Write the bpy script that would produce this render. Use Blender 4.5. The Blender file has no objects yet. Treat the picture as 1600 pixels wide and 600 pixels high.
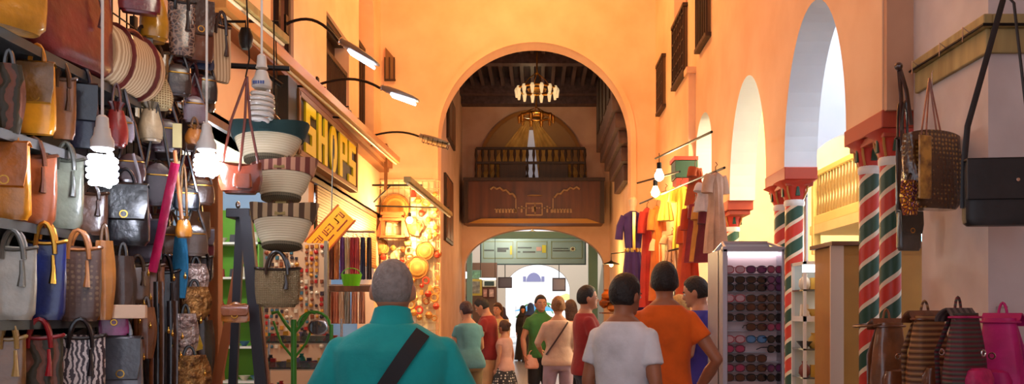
import bpy, bmesh, math, random
from mathutils import Vector, Matrix, Euler, noise
random.seed(7)
PI = math.pi
SC = bpy.context.scene
COL = SC.collection
F, CX, HY, EYE = 1300.0, 840.0, 487.0, 1.5      # focal length in px, vanishing point, eye height

def at(px, py, Y):
    """point at distance Y seen at pixel (px, py) of the 1600x600 photograph"""
    return Vector(((px - CX) / F * Y, Y, EYE - (py - HY) / F * Y))

# ------------------------------------------------------------------ materials
MATS = {}
def lin(c):
    return tuple(((x / 255) / 12.92 if x / 255 <= .04045 else ((x / 255 + .055) / 1.055) ** 2.4) for x in c)

def mat(name, rgb, rough=.6, metal=0, kind='plain', rgb2=None, scale=20, bump=0, coat=0, emit=0, alpha=1, trans=0, sheen=0, angle=0):
    if name in MATS: return MATS[name]
    m = bpy.data.materials.new(name); m.use_nodes = True
    nt = m.node_tree; N = nt.nodes; L = nt.links
    b = N['Principled BSDF']
    c1 = lin(rgb) + (1,)
    c2 = (lin(rgb2) if rgb2 else tuple(x * .6 for x in c1[:3])) + (1,)
    b.inputs['Roughness'].default_value = rough
    b.inputs['Metallic'].default_value = metal
    if coat:
        b.inputs['Coat Weight'].default_value = coat; b.inputs['Coat Roughness'].default_value = .15
    if sheen: b.inputs['Sheen Weight'].default_value = sheen
    if emit:
        b.inputs['Emission Color'].default_value = c1; b.inputs['Emission Strength'].default_value = emit
    if trans: b.inputs['Transmission Weight'].default_value = trans
    if alpha < 1: b.inputs['Alpha'].default_value = alpha
    b.inputs['Base Color'].default_value = c1
    tc = N.new('ShaderNodeTexCoord'); mp = N.new('ShaderNodeMapping')
    L.new(tc.outputs['Object'], mp.inputs['Vector'])
    mp.inputs['Rotation'].default_value = (0, angle, 0)
    fac = None
    if kind == 'plain' and bump == 0 and not rgb2:
        return MATS.setdefault(name, m)
    def ramp(src, a, b_, const=False):
        r = N.new('ShaderNodeValToRGB'); r.color_ramp.elements[0].position = a; r.color_ramp.elements[1].position = b_
        r.color_ramp.elements[0].color = c1; r.color_ramp.elements[1].color = c2
        if const: r.color_ramp.interpolation = 'CONSTANT'
        L.new(src, r.inputs['Fac']); L.new(r.outputs['Color'], b.inputs['Base Color']); return r
    if kind in ('noise', 'leather', 'plaster', 'cloth', 'plain'):
        n = N.new('ShaderNodeTexNoise'); n.inputs['Scale'].default_value = scale; n.inputs['Detail'].default_value = 5
        L.new(mp.outputs['Vector'], n.inputs['Vector'])
        if rgb2: ramp(n.outputs['Fac'], .35, .68)
        fac = n.outputs['Fac']
    elif kind == 'stripe':
        w = N.new('ShaderNodeTexWave'); w.bands_direction = 'X'; w.inputs['Scale'].default_value = scale
        w.inputs['Distortion'].default_value = .4
        L.new(mp.outputs['Vector'], w.inputs['Vector']); ramp(w.outputs['Fac'], .45, .55); fac = w.outputs['Fac']
    elif kind == 'hstripe':
        w = N.new('ShaderNodeTexWave'); w.bands_direction = 'Z'; w.inputs['Scale'].default_value = scale
        L.new(mp.outputs['Vector'], w.inputs['Vector']); ramp(w.outputs['Fac'], .45, .55); fac = w.outputs['Fac']
    elif kind == 'spots':
        v = N.new('ShaderNodeTexVoronoi'); v.inputs['Scale'].default_value = scale; v.inputs['Randomness'].default_value = .25
        L.new(mp.outputs['Vector'], v.inputs['Vector']); r = ramp(v.outputs['Distance'], .24, .38)
        r.color_ramp.elements[0].color = c2; r.color_ramp.elements[1].color = c1; fac = v.outputs['Distance']
    elif kind == 'cells':
        v = N.new('ShaderNodeTexVoronoi'); v.inputs['Scale'].default_value = scale; v.feature = 'DISTANCE_TO_EDGE'
        L.new(mp.outputs['Vector'], v.inputs['Vector']); r = ramp(v.outputs['Distance'], .05, .15)
        r.color_ramp.elements[0].color = c2; r.color_ramp.elements[1].color = c1; fac = v.outputs['Distance']
    elif kind == 'zebra':
        w = N.new('ShaderNodeTexWave'); w.inputs['Scale'].default_value = scale; w.inputs['Distortion'].default_value = 9
        w.inputs['Detail'].default_value = 3; w.inputs['Detail Scale'].default_value = 1.2
        L.new(mp.outputs['Vector'], w.inputs['Vector']); ramp(w.outputs['Fac'], .42, .5); fac = w.outputs['Fac']
    elif kind == 'weave':
        w = N.new('ShaderNodeTexWave'); w.bands_direction = 'Z'; w.inputs['Scale'].default_value = scale
        w2 = N.new('ShaderNodeTexWave'); w2.bands_direction = 'X'; w2.inputs['Scale'].default_value = scale
        L.new(mp.outputs['Vector'], w.inputs['Vector']); L.new(mp.outputs['Vector'], w2.inputs['Vector'])
        mm = N.new('ShaderNodeMath'); mm.operation = 'MULTIPLY'
        L.new(w.outputs['Fac'], mm.inputs[0]); L.new(w2.outputs['Fac'], mm.inputs[1]); ramp(mm.outputs[0], .1, .6); fac = mm.outputs[0]
    elif kind == 'wood':
        mp.inputs['Scale'].default_value = (1, 1, .12) if angle == 0 else (1, .12, 1)
        n = N.new('ShaderNodeTexNoise'); n.inputs['Scale'].default_value = scale; n.inputs['Detail'].default_value = 6
        L.new(mp.outputs['Vector'], n.inputs['Vector']); ramp(n.outputs['Fac'], .35, .7); fac = n.outputs['Fac']
    elif kind == 'tiles':
        br = N.new('ShaderNodeTexBrick'); br.inputs['Scale'].default_value = scale
        br.inputs['Color1'].default_value = c1; br.inputs['Color2'].default_value = tuple(x * .85 for x in c1[:3]) + (1,)
        br.inputs['Mortar'].default_value = c2; br.inputs['Mortar Size'].default_value = .012
        L.new(mp.outputs['Vector'], br.inputs['Vector']); L.new(br.outputs['Color'], b.inputs['Base Color']); fac = br.outputs['Fac']
    if bump and fac is not None:
        bp = N.new('ShaderNodeBump'); bp.inputs['Strength'].default_value = bump; bp.inputs['Distance'].default_value = .02
        L.new(fac, bp.inputs['Height']); L.new(bp.outputs['Normal'], b.inputs['Normal'])
    return MATS.setdefault(name, m)

def M(rgb, rough=.5, **k):
    key = 'm_%s_%s_%s' % ('_'.join(map(str, rgb)), rough, '_'.join('%s%s' % i for i in sorted(k.items())))
    return mat(key, rgb, rough, **k)
def leather(rgb, rgb2=None):
    if rgb2 is None: rgb2 = tuple(int(c * .72) for c in rgb)
    return M(rgb, .3, kind='leather', rgb2=rgb2, scale=7, bump=.8, coat=.7)
def cloth(rgb):
    return M(rgb, .85, kind='cloth', rgb2=tuple(int(c * .86) for c in rgb), scale=5, bump=1.0, sheen=.1)

# ------------------------------------------------------------------ mesh builder
class B:
    def __init__(s): s.v = []; s.f = []; s.m = []; s.cur = 0
    def add(s, vs, fs):
        o = len(s.v); s.v += [tuple(p) for p in vs]; s.f += [tuple(i + o for i in f) for f in fs]; s.m += [s.cur] * len(fs)
        return s
    def box(s, c, size, rot=None, taper=1.0):
        x, y, z = [d / 2 for d in size]
        vs = []
        for k in (-1, 1):
            t = taper if k == 1 else 1
            vs += [(-x * t, -y * t, k * z), (x * t, -y * t, k * z), (x * t, y * t, k * z), (-x * t, y * t, k * z)]
        R = Euler(rot).to_matrix() if rot else None
        c = Vector(c)
        vs = [((R @ Vector(p)) if R else Vector(p)) + c for p in vs]
        return s.add(vs, [(3, 2, 1, 0), (4, 5, 6, 7), (0, 1, 5, 4), (1, 2, 6, 5), (2, 3, 7, 6), (3, 0, 4, 7)])
    def bb(s, x0, x1, y0, y1, z0, z1):
        return s.box(((x0 + x1) / 2, (y0 + y1) / 2, (z0 + z1) / 2), (x1 - x0, y1 - y0, z1 - z0))
    def loft(s, rings, close=True, caps=True):
        n = len(rings[0]); vs = [p for r in rings for p in r]; fs = []
        for i in range(len(rings) - 1):
            for j in range(n if close else n - 1):
                k = (j + 1) % n
                fs.append((i * n + j, i * n + k, (i + 1) * n + k, (i + 1) * n + j))
        if caps and close:
            fs.append(tuple(reversed(range(n)))); fs.append(tuple(range((len(rings) - 1) * n, len(rings) * n)))
        return s.add(vs, fs)
    def tube(s, pts, r, n=8, closed=False, flat=None):
        """tube along pts; r number or list; flat=(a,b) multiplies the two cross axes (strap)"""
        pts = [Vector(p) for p in pts]; m = len(pts); rings = []
        rr = r if isinstance(r, (list, tuple)) else [r] * m
        up = None
        for i, p in enumerate(pts):
            a = pts[(i - 1) % m] if (closed or i > 0) else p
            b = pts[(i + 1) % m] if (closed or i < m - 1) else p
            t = (b - a)
            t = t.normalized() if t.length > 1e-9 else Vector((0, 0, 1))
            if up is None:
                up = Vector((0, 1, 0)) if abs(t.y) < .8 else Vector((1, 0, 0))
            sd = t.cross(up)
            if sd.length < 1e-5: sd = t.cross(Vector((1, .3, 0)))
            sd.normalize(); up = sd.cross(t).normalized()
            fa, fb = flat if flat else (1, 1)
            rings.append([p + sd * (math.cos(2 * PI * j / n) * rr[i] * fa) + up * (math.sin(2 * PI * j / n) * rr[i] * fb) for j in range(n)])
        if closed: rings.append(rings[0])
        return s.loft(rings, True, not closed)
    def cyl(s, p0, p1, r0, r1=None, n=14): return s.tube([p0, p1], [r0, r0 if r1 is None else r1], n)
    def lathe(s, prof, c=(0, 0, 0), n=20, sx=1, sy=1):
        c = Vector(c)
        rings = [[c + Vector((math.cos(2 * PI * j / n) * r * sx, math.sin(2 * PI * j / n) * r * sy, z)) for j in range(n)] for r, z in prof]
        return s.loft(rings)
    def ball(s, c, r, nu=14, nv=9):
        c = Vector(c); r = (r, r, r) if not isinstance(r, (tuple, list)) else r
        rings = []
        for i in range(nv + 1):
            a = -PI / 2 + PI * i / nv; q = max(math.cos(a), .02)
            rings.append([c + Vector((math.cos(2 * PI * j / nu) * q * r[0], math.sin(2 * PI * j / nu) * q * r[1], math.sin(a) * r[2])) for j in range(nu)])
        return s.loft(rings)
    def prism(s, poly, a, b, axis='y'):
        def P3(u, v, t): return {'y': (u, t, v), 'x': (t, u, v), 'z': (u, v, t)}[axis]
        return s.loft([[P3(u, v, a) for u, v in poly], [P3(u, v, b) for u, v in poly]])
    def ptube(s, pts, w, t):  # flat strap
        return s.tube(pts, 1, 6, flat=(w / 2, t / 2))
    def build(s, name, m=None, parent=None, loc=(0, 0, 0), rz=0, smooth=True, bevel=0, rot=None):
        me = bpy.data.meshes.new(name); me.from_pydata(s.v, [], s.f)
        ms = m if isinstance(m, (list, tuple)) else [m]
        for x in ms:
            if x: me.materials.append(x)
        bm = bmesh.new(); bm.from_mesh(me); bmesh.ops.recalc_face_normals(bm, faces=bm.faces)
        bm.to_mesh(me); bm.free()
        if len(ms) > 1:
            for p, k in zip(me.polygons, s.m): p.material_index = k
        if smooth:
            for p in me.polygons: p.use_smooth = True
            try: me.set_sharp_from_angle(angle=math.radians(38))
            except Exception: pass
        o = bpy.data.objects.new(name, me); COL.objects.link(o)
        o.location = loc; o.rotation_euler = rot if rot else (0, 0, rz)
        if parent: o.parent = parent
        if bevel:
            md = o.modifiers.new('bev', 'BEVEL'); md.width = bevel; md.segments = 2; md.limit_method = 'ANGLE'
        return o

def tag(o, label=None, cat=None, group=None, kind=None):
    if label: o['label'] = label
    if cat: o['category'] = cat
    if group: o['group'] = group
    if kind: o['kind'] = kind
    return o
def thing(name, label, cat, loc=(0, 0, 0), rz=0, group=None):
    o = bpy.data.objects.new(name, None); COL.objects.link(o); o.empty_display_size = .05
    o.location = loc; o.rotation_euler = (0, 0, rz)
    return tag(o, label, cat, group)
def struct(o): o['kind'] = 'structure'; return o
def copy_tree(o, parent=None):
    c = o.copy(); COL.objects.link(c)
    if parent: c.parent = parent
    for ch in [x for x in o.children]: copy_tree(ch, c)
    return c
def sup(n, rx, ry, e=3.2):
    out = []
    for j in range(n):
        a = 2 * PI * j / n; c, s_ = math.cos(a), math.sin(a)
        out.append((math.copysign(abs(c) ** (2 / e), c) * rx, math.copysign(abs(s_) ** (2 / e), s_) * ry))
    return out
def lamp(name, loc, power, col, r=.08, parent=None):
    l = bpy.data.lights.new(name, 'POINT'); l.energy = power; l.color = col; l.shadow_soft_size = r
    o = bpy.data.objects.new(name, l); COL.objects.link(o); o.location = loc
    if parent: o.parent = parent
    return o

# ------------------------------------------------------------------ walls with openings
def arch_wall(name, f, u0, u1, z0, z1, th, ops, m, n=28, m2=None):
    """f(u,t,z)->xyz, t from 0 (front) to th. ops: (uc, half, spring, rise, bottom)"""
    b = B()
    def top(o, u):
        uc, h, sp, ri, bo = o; q = max(0, 1 - ((u - uc) / h) ** 2)
        return sp + ri * math.sqrt(q)
    cuts = {u0, u1}
    for o in ops:
        k = n if o[3] > 0 else 1
        for i in range(k + 1):
            cuts.add(o[0] - o[1] * math.cos(PI * i / k))
    cuts = sorted(c for c in cuts if u0 - 1e-6 <= c <= u1 + 1e-6)
    for a, c in zip(cuts[:-1], cuts[1:]):
        if c - a < 1e-5: continue
        mid = (a + c) / 2; op = next((o for o in ops if abs(mid - o[0]) < o[1]), None)
        def slab(za, zb, zc, zd):  # a: za..zb, c: zc..zd
            vs = [f(a, 0, za), f(c, 0, zc), f(c, 0, zd), f(a, 0, zb), f(a, th, za), f(c, th, zc), f(c, th, zd), f(a, th, zb)]
            b.add(vs, [(0, 1, 2, 3), (7, 6, 5, 4), (3, 2, 6, 7)])
            b.cur = 1 if op is not None else 0; b.add([vs[0], vs[4], vs[5], vs[1]], [(0, 1, 2, 3)]); b.cur = 0
        if op is None:
            slab(z0, z1, z0, z1)
        else:
            ta, tb = top(op, a), top(op, c)
            slab(ta, z1, tb, z1)
            if op[4] > z0 + 1e-4: slab(z0, op[4], z0, op[4])
    b.cur = 1
    for o in ops:  # jambs
        for u in (o[0] - o[1], o[0] + o[1]):
            if o[2] > o[4]: b.add([f(u, 0, o[4]), f(u, th, o[4]), f(u, th, o[2]), f(u, 0, o[2])], [(0, 1, 2, 3)])
    b.cur = 0
    for u in (u0, u1): b.add([f(u, 0, z0), f(u, th, z0), f(u, th, z1), f(u, 0, z1)], [(0, 1, 2, 3)])
    bmv = b
    o = bmv.build(name, [m, m2 or m], smooth=False)
    bm = bmesh.new(); bm.from_mesh(o.data); bmesh.ops.remove_doubles(bm, verts=bm.verts, dist=1e-4)
    bmesh.ops.recalc_face_normals(bm, faces=bm.faces); bm.to_mesh(o.data); bm.free()
    return struct(o)

# ------------------------------------------------------------------ palette of the setting
PEACH = mat('peach plaster', (244, 204, 168), .85, kind='plaster', rgb2=(232, 186, 146), scale=1.3, bump=.15)
PINKP = mat('pink plaster', (222, 190, 172), .85, kind='plaster', rgb2=(206, 172, 152), scale=1.6, bump=.12)
WHITEP = mat('white plaster', (218, 208, 208), .8, kind='plaster', rgb2=(200, 188, 188), scale=2.2, bump=.15)
CREAM = mat('cream plaster', (246, 230, 190), .8, kind='plaster', rgb2=(236, 214, 168), scale=1.5)
BLUEW = mat('limewash', (222, 226, 232), .85, kind='plaster', rgb2=(208, 214, 224), scale=1.1)
DWOOD = mat('dark brown wood', (58, 36, 24), .55, kind='wood', rgb2=(34, 20, 14), scale=14, bump=.2)
BWOOD = mat('brown wood', (120, 72, 38), .5, kind='wood', rgb2=(84, 48, 24), scale=16, bump=.2)
OWOOD = mat('orange wood', (190, 116, 66), .5, kind='wood', rgb2=(160, 92, 48), scale=16, bump=.2)
YWOOD = mat('yellowed wood', (176, 156, 104), .6, kind='wood', rgb2=(140, 122, 78), scale=10, bump=.2)
BLACKM = mat('black metal', (26, 24, 26), .4, metal=.6)
CHROME = mat('chrome', (210, 210, 215), .2, metal=1)
GOLD = mat('brass', (214, 160, 70), .28, metal=1)
GLASS = mat('clear glass', (235, 245, 245), .05, trans=1)
WHITE = mat('white paint', (232, 230, 226), .5)
# ================================================================== THE SETTING
# ground
g = B().bb(-9, 9, -3, 36.6, -.1, 0)
struct(g.build('floor', mat('worn stone paving', (150, 138, 132), .28, kind='tiles', rgb2=(96, 88, 84), scale=1.6, bump=.1), smooth=False))
struct(B().bb(-14, 14, 36.6, 62, -.12, -.01).build('floor_outside', mat('sunlit square', (205, 200, 192), .7, kind='noise', rgb2=(190, 184, 176), scale=2), smooth=False))
# left wall: upper storey over the shop fronts
LW = lambda u, t, z: (-3.4 - t, u, z)
arch_wall('wall_left', LW, 5.2, 18, 3.5, 10, .35,
          [(11.1, .5, 7.9, 0, 4.95), (14.2, .8, 6.35, 0, 4.95), (16.55, .72, 7.6, .6, 4.95)], PEACH)
for n_, (y0, y1) in enumerate([(4.9, 5.35), (12.35, 12.65), (17.3, 18)]):
    struct(B().bb(-3.75, -3.4, y0, y1, 0, 3.5).build('pillar_shopfront', PEACH, smooth=False))
struct(B().bb(-6.6, -3.4, 4.9, 17.9, 3.5, 3.6).build('ceiling_shops', CREAM, smooth=False))
struct(B().bb(-6.7, -6.6, 2.5, 17.9, 0, 3.5).build('wall_shop_back', mat('shop wall', (188, 206, 214), .7), smooth=False))
struct(B().bb(-6.6, -3.75, 12.42, 12.6, 0, 3.5).build('wall_partition', mat('light blue wall', (150, 178, 214), .7), smooth=False))
struct(B().bb(-6.6, -3.75, 17.4, 17.55, 0, 3.5).build('wall_partition_far', mat('sky blue wall', (150, 188, 222), .7), smooth=False))
struct(B().bb(-6.6, -2.9, 2.5, 2.6, 0, 4.2).build('wall_stall_end', PINKP, smooth=False))
struct(B().bb(-5.2, -5.1, 5.2, 18, 3.6, 10).build('wall_left_back', mat('brown plaster', (196, 150, 116), .8), smooth=False))
# cornice over the shops
struct(B().bb(-3.4, -3.12, 5.2, 17.9, 4.58, 4.74).bb(-3.4, -3.2, 5.2, 17.9, 4.5, 4.58).build('trim_1', mat('brown cornice', (150, 96, 62), .6, kind='wood', rgb2=(120, 74, 46), scale=6, angle=.01), smooth=False))
struct(B().bb(-3.4, -3.34, 5.35, 17.3, 3.44, 3.52).build('trim_2', BWOOD, smooth=False))
# windows of the left wall
w = struct(bpy.data.objects.new('window_1', None)); COL.objects.link(w)
fr = B()
for y in (10.62, 11.06, 11.5): fr.bb(-3.5, -3.44, y, y + .08, 4.95, 7.9)
for z in (4.95, 5.9, 6.9, 7.82): fr.bb(-3.49, -3.45, 10.6, 11.6, z, z + .08)
fr.build('window_frame', DWOOD, w, smooth=False)
B().bb(-3.62, -3.6, 11.1, 11.58, 4.95, 7.9).build('shutter', mat('shutter brown', (170, 120, 88), .6), w, smooth=False)
w = struct(bpy.data.objects.new('window_2', None)); COL.objects.link(w)
fr = B()
fr.bb(-3.5, -3.43, 13.4, 15, 5.72, 5.8).bb(-3.5, -3.43, 13.4, 15, 4.97, 5.03)
for i in range(17): fr.bb(-3.48, -3.45, 13.42 + i * .097, 13.45 + i * .097, 5.0, 5.75)
fr.build('balustrade', DWOOD, w, smooth=False)
B().bb(-3.7, -3.45, 13.4, 15, 6.25, 6.35).bb(-3.7, -3.66, 13.4, 15, 6.0, 6.35).build('window_head', DWOOD, w, smooth=False)
w = struct(bpy.data.objects.new('window_3', None)); COL.objects.link(w)
fr = B()
for i in range(9): fr.bb(-3.62, -3.58, 15.86 + i * .17, 15.9 + i * .17, 4.95, 6.9)
fr.bb(-3.63, -3.57, 15.84, 17.26, 6.85, 6.95)
fr.build('grille', DWOOD, w, smooth=False)
B().bb(-3.72, -3.7, 15.84, 17.26, 4.95, 8.2).build('pane', mat('ochre shade', (196, 138, 60), .7), w, smooth=False)

# far wall with the big arch
FW = lambda u, t, z: (u, 18 + t, z)
arch_wall('wall_far', FW, -3.8, 3.2, 0, 10, .55, [(-.07, 2.08, 5.24, 2.08, 0)], PEACH, n=48)
# raised band around the arch
b = B(); R0, R1 = 2.08, 2.2; rings = []
for i in range(49):
    a = PI * i / 48
    rings.append([(-.07 + math.cos(a) * r, y, 5.24 + math.sin(a) * r) for r, y in ((R0, 18.02), (R0, 17.965), (R1, 17.965), (R1, 18.02))])
b.loft(rings)
for s_ in (-1, 1): b.bb(*sorted((-.07 + s_ * R0, -.07 + s_ * R1)), 17.965, 18.02, 0, 5.24)
struct(b.build('trim_3', PEACH))
# small window high in far wall
w = struct(bpy.data.objects.new('window_4', None)); COL.objects.link(w)
b = B().prism([(-3.28, 6.5), (-3.08, 6.5), (-3.08, 6.96), (-3.28, 7.2)], 17.93, 18.0); b.build('shutter', mat('dull brown wood', (126, 92, 58), .6), w, smooth=False)  # slanted top shaped after the shadow of the lintel
b = B()
for x in (-3.29, -3.19, -3.09): b.bb(x - .012, x + .012, 17.91, 17.95, 6.5, 6.98)
b.bb(-3.3, -3.06, 17.9, 17.95, 6.47, 6.51); b.build('window_frame', DWOOD, w, smooth=False)

# right wall: the arcade
RW = lambda u, t, z: (2.55 + t, u, z)
arch_wall('wall_right', RW, 6.16, 18, 2.98, 10, .34,
          [(7.74, .86, 3.0, 1.37, 2.98), (10.17, .88, 3.0, 1.37, 2.98), (12.8, .6, 4.0, .55, 2.98), (12.7, .0001, 5, 0, 5)][:3], PEACH, m2=mat('whitewash reveal', (222, 225, 228), .8, kind='plaster', rgb2=(210, 213, 218), scale=1.5))
# upper windows of the right wall, built proud of the plaster with their own reveals
def up_window(i, y0, y1, z0, z1, ztop, slat):
    w = struct(bpy.data.objects.new('window_%d' % i, None)); COL.objects.link(w)
    B().bb(2.52, 2.56, y0, y1, z1, ztop).build('window_reveal', mat('mauve plaster', (196, 150, 130), .8), w, smooth=False)
    B().bb(2.5, 2.56, y0, y1, z0, z1).build('shutter', mat('olive brown wood', (112, 82, 48), .6, kind='wood', rgb2=(76, 54, 34), scale=20), w, smooth=False)
    fr = B()
    n = 6
    for k in range(n + 1):
        y = y0 + (y1 - y0) * k / n; fr.bb(2.47, 2.5, y - .015, y + .015, z0, z1)
    for z in (z0, z1): fr.bb(2.46, 2.56, y0 - .04, y1 + .04, z - .03, z + .03)
    if slat:
        for k in range(5): fr.bb(2.475, 2.5, y0, y1, z0 + (z1 - z0) * (k + .5) / 5 - .01, z0 + (z1 - z0) * (k + .5) / 5 + .01)
    fr.build('window_frame', DWOOD, w, smooth=False)
up_window(5, 14.15, 15.35, 5.6, 6.72, 9, True)
up_window(6, 12.25, 13.05, 5.58, 9, 9.02, False)
up_window(7, 16.55, 17.35, 5.6, 6.6, 6.62, True)
struct(B().bb(2.44, 2.56, 13.45, 13.62, 3.0, 5.35).bb(2.4, 2.56, 13.4, 13.66, 5.35, 5.45).build('trim_4', PEACH, smooth=False))
# pier block and near right wall
struct(B().bb(2.56, 2.9, 6.1, 6.165, 2.98, 10).build('wall_right_pier', mat('pier plaster', (206, 160, 130), .85, kind='plaster', rgb2=(188, 142, 114), scale=1.5), smooth=False))
struct(B().bb(2.757, 3.4, 5.09, 6.1, 2.2, 10).bb(2.80, 3.4, 5.09, 6.04, 0, 2.2).bb(2.757, 2.80, 5.09, 5.97, 0, 2.2).build('wall_right_near', WHITEP, smooth=False))
struct(B().bb(3.4, 5.5, 5.095, 5.4, 0, 10).build('wall_right_return', WHITEP, smooth=False))
# aisle behind the arcade
AW = lambda u, t, z: (u, 8.95 + t, z)
arch_wall('wall_aisle_cross', AW, 2.89, 7.5, 0, 7.5, .25, [(3.68, .77, 3.0, .48, 0)], BLUEW, n=30)
struct(B().bb(2.89, 7.5, 14.2, 14.3, 0, 6.2).build('wall_aisle_end', CREAM, smooth=False))
struct(B().bb(7.4, 7.5, 5.4, 14.2, 0, 7.5).build('wall_aisle_side', BLUEW, smooth=False))
struct(B().bb(2.9, 7.5, 9.2, 14.3, 6.2, 6.3).build('ceiling_aisle', CREAM, smooth=False))
struct(B().bb(3.1, 7.5, 5.4, 5.5, 0, 7.5).build('wall_aisle_near', BLUEW, smooth=False))
struct(B().bb(2.6, 2.85, 13.7, 18, 0, 2.98).build('wall_right_low', PEACH, smooth=False))
# alley roof
struct(B().bb(-5.2, 5.6, -3, 18.6, 10, 10.15).build('ceiling', PEACH, smooth=False))
# unseen walls added behind the camera to hold back sky light
struct(B().bb(-4.4, -4.2, -3, 2.5, 0, 10).build('wall_near_left', PINKP, smooth=False))
struct(B().bb(-5.2, -4.2, 2.45, 5.2, 4.2, 10).build('wall_near_left_upper', PINKP, smooth=False))
struct(B().bb(5.4, 5.6, -3, 5.1, 0, 10).build('wall_near_right', PINKP, smooth=False))
BW = lambda u, t, z: (u, -3 + t, z)
arch_wall('wall_back_light_block', BW, -4.4, 5.6, 0, 10, .3, [(0, 2.4, 4.5, 2.4, 0)], PINKP)
struct(B().bb(2.9, 7.5, 5.4, 9.2, 7.5, 7.6).build('ceiling_aisle_sun_block', BLUEW, smooth=False))  # unseen roof added to keep the sun off the aisle wall
# chamber behind the big arch
PK = mat('chamber plaster', (206, 168, 146), .8, kind='plaster', rgb2=(190, 150, 126), scale=1.4)
struct(B().bb(-2.7, -2.36, 18.55, 26, 0, 8.6).build('wall_chamber_left', PK, smooth=False))
struct(B().bb(2.25, 2.6, 18.55, 26, 0, 8.6).build('wall_chamber_right', PEACH, smooth=False))
CW = lambda u, t, z: (u, 26 + t, z)
arch_wall('wall_chamber_end', CW, -2.7, 2.6, 0, 8.8, .4, [(-.1, 2.18, 2.9, 1.2, 0)], PK, n=40)
CEIL = mat('dark ceiling wood', (62, 46, 50), .6, kind='wood', rgb2=(42, 30, 34), scale=8, angle=.01)
struct(B().bb(-2.7, 2.6, 18.55, 26.4, 8.6, 8.8).build('ceiling_chamber', CEIL, smooth=False))
b = B()
for i in range(16): b.bb(-2.3 + i * .3, -2.2 + i * .3, 18.6, 25.6, 8.34, 8.6)
for y in (18.9, 22.1, 25.2): b.bb(-2.36, 2.25, y, y + .28, 8.1, 8.62)
b.bb(-2.36, 2.25, 25.6, 26, 7.9, 8.62)
struct(b.build('ceiling_beams', mat('beam wood', (84, 66, 70), .55, kind='wood', rgb2=(58, 44, 48), scale=10, angle=.01), smooth=False))
# second hall
HB = mat('hall plaster', (196, 176, 156), .8)
struct(B().bb(-3.6, -3.3, 26.4, 36, 0, 5).build('wall_hall_left', HB, smooth=False))
struct(B().bb(3.0, 3.3, 26.4, 36, 0, 5).build('wall_hall_right', mat('green wall', (120, 160, 140), .7), smooth=False))
struct(B().bb(-3.6, 3.3, 26.4, 31, 5, 5.1).build('ceiling_hall', mat('teal ceiling', (150, 190, 184), .7), smooth=False))
EW = lambda u, t, z: (u, 36 + t, z)
arch_wall('wall_hall_end', EW, -3.6, 3.3, 0, 5, .5, [(0, 1.4, 2.45, 1.1, 0)], HB, n=30)

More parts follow.
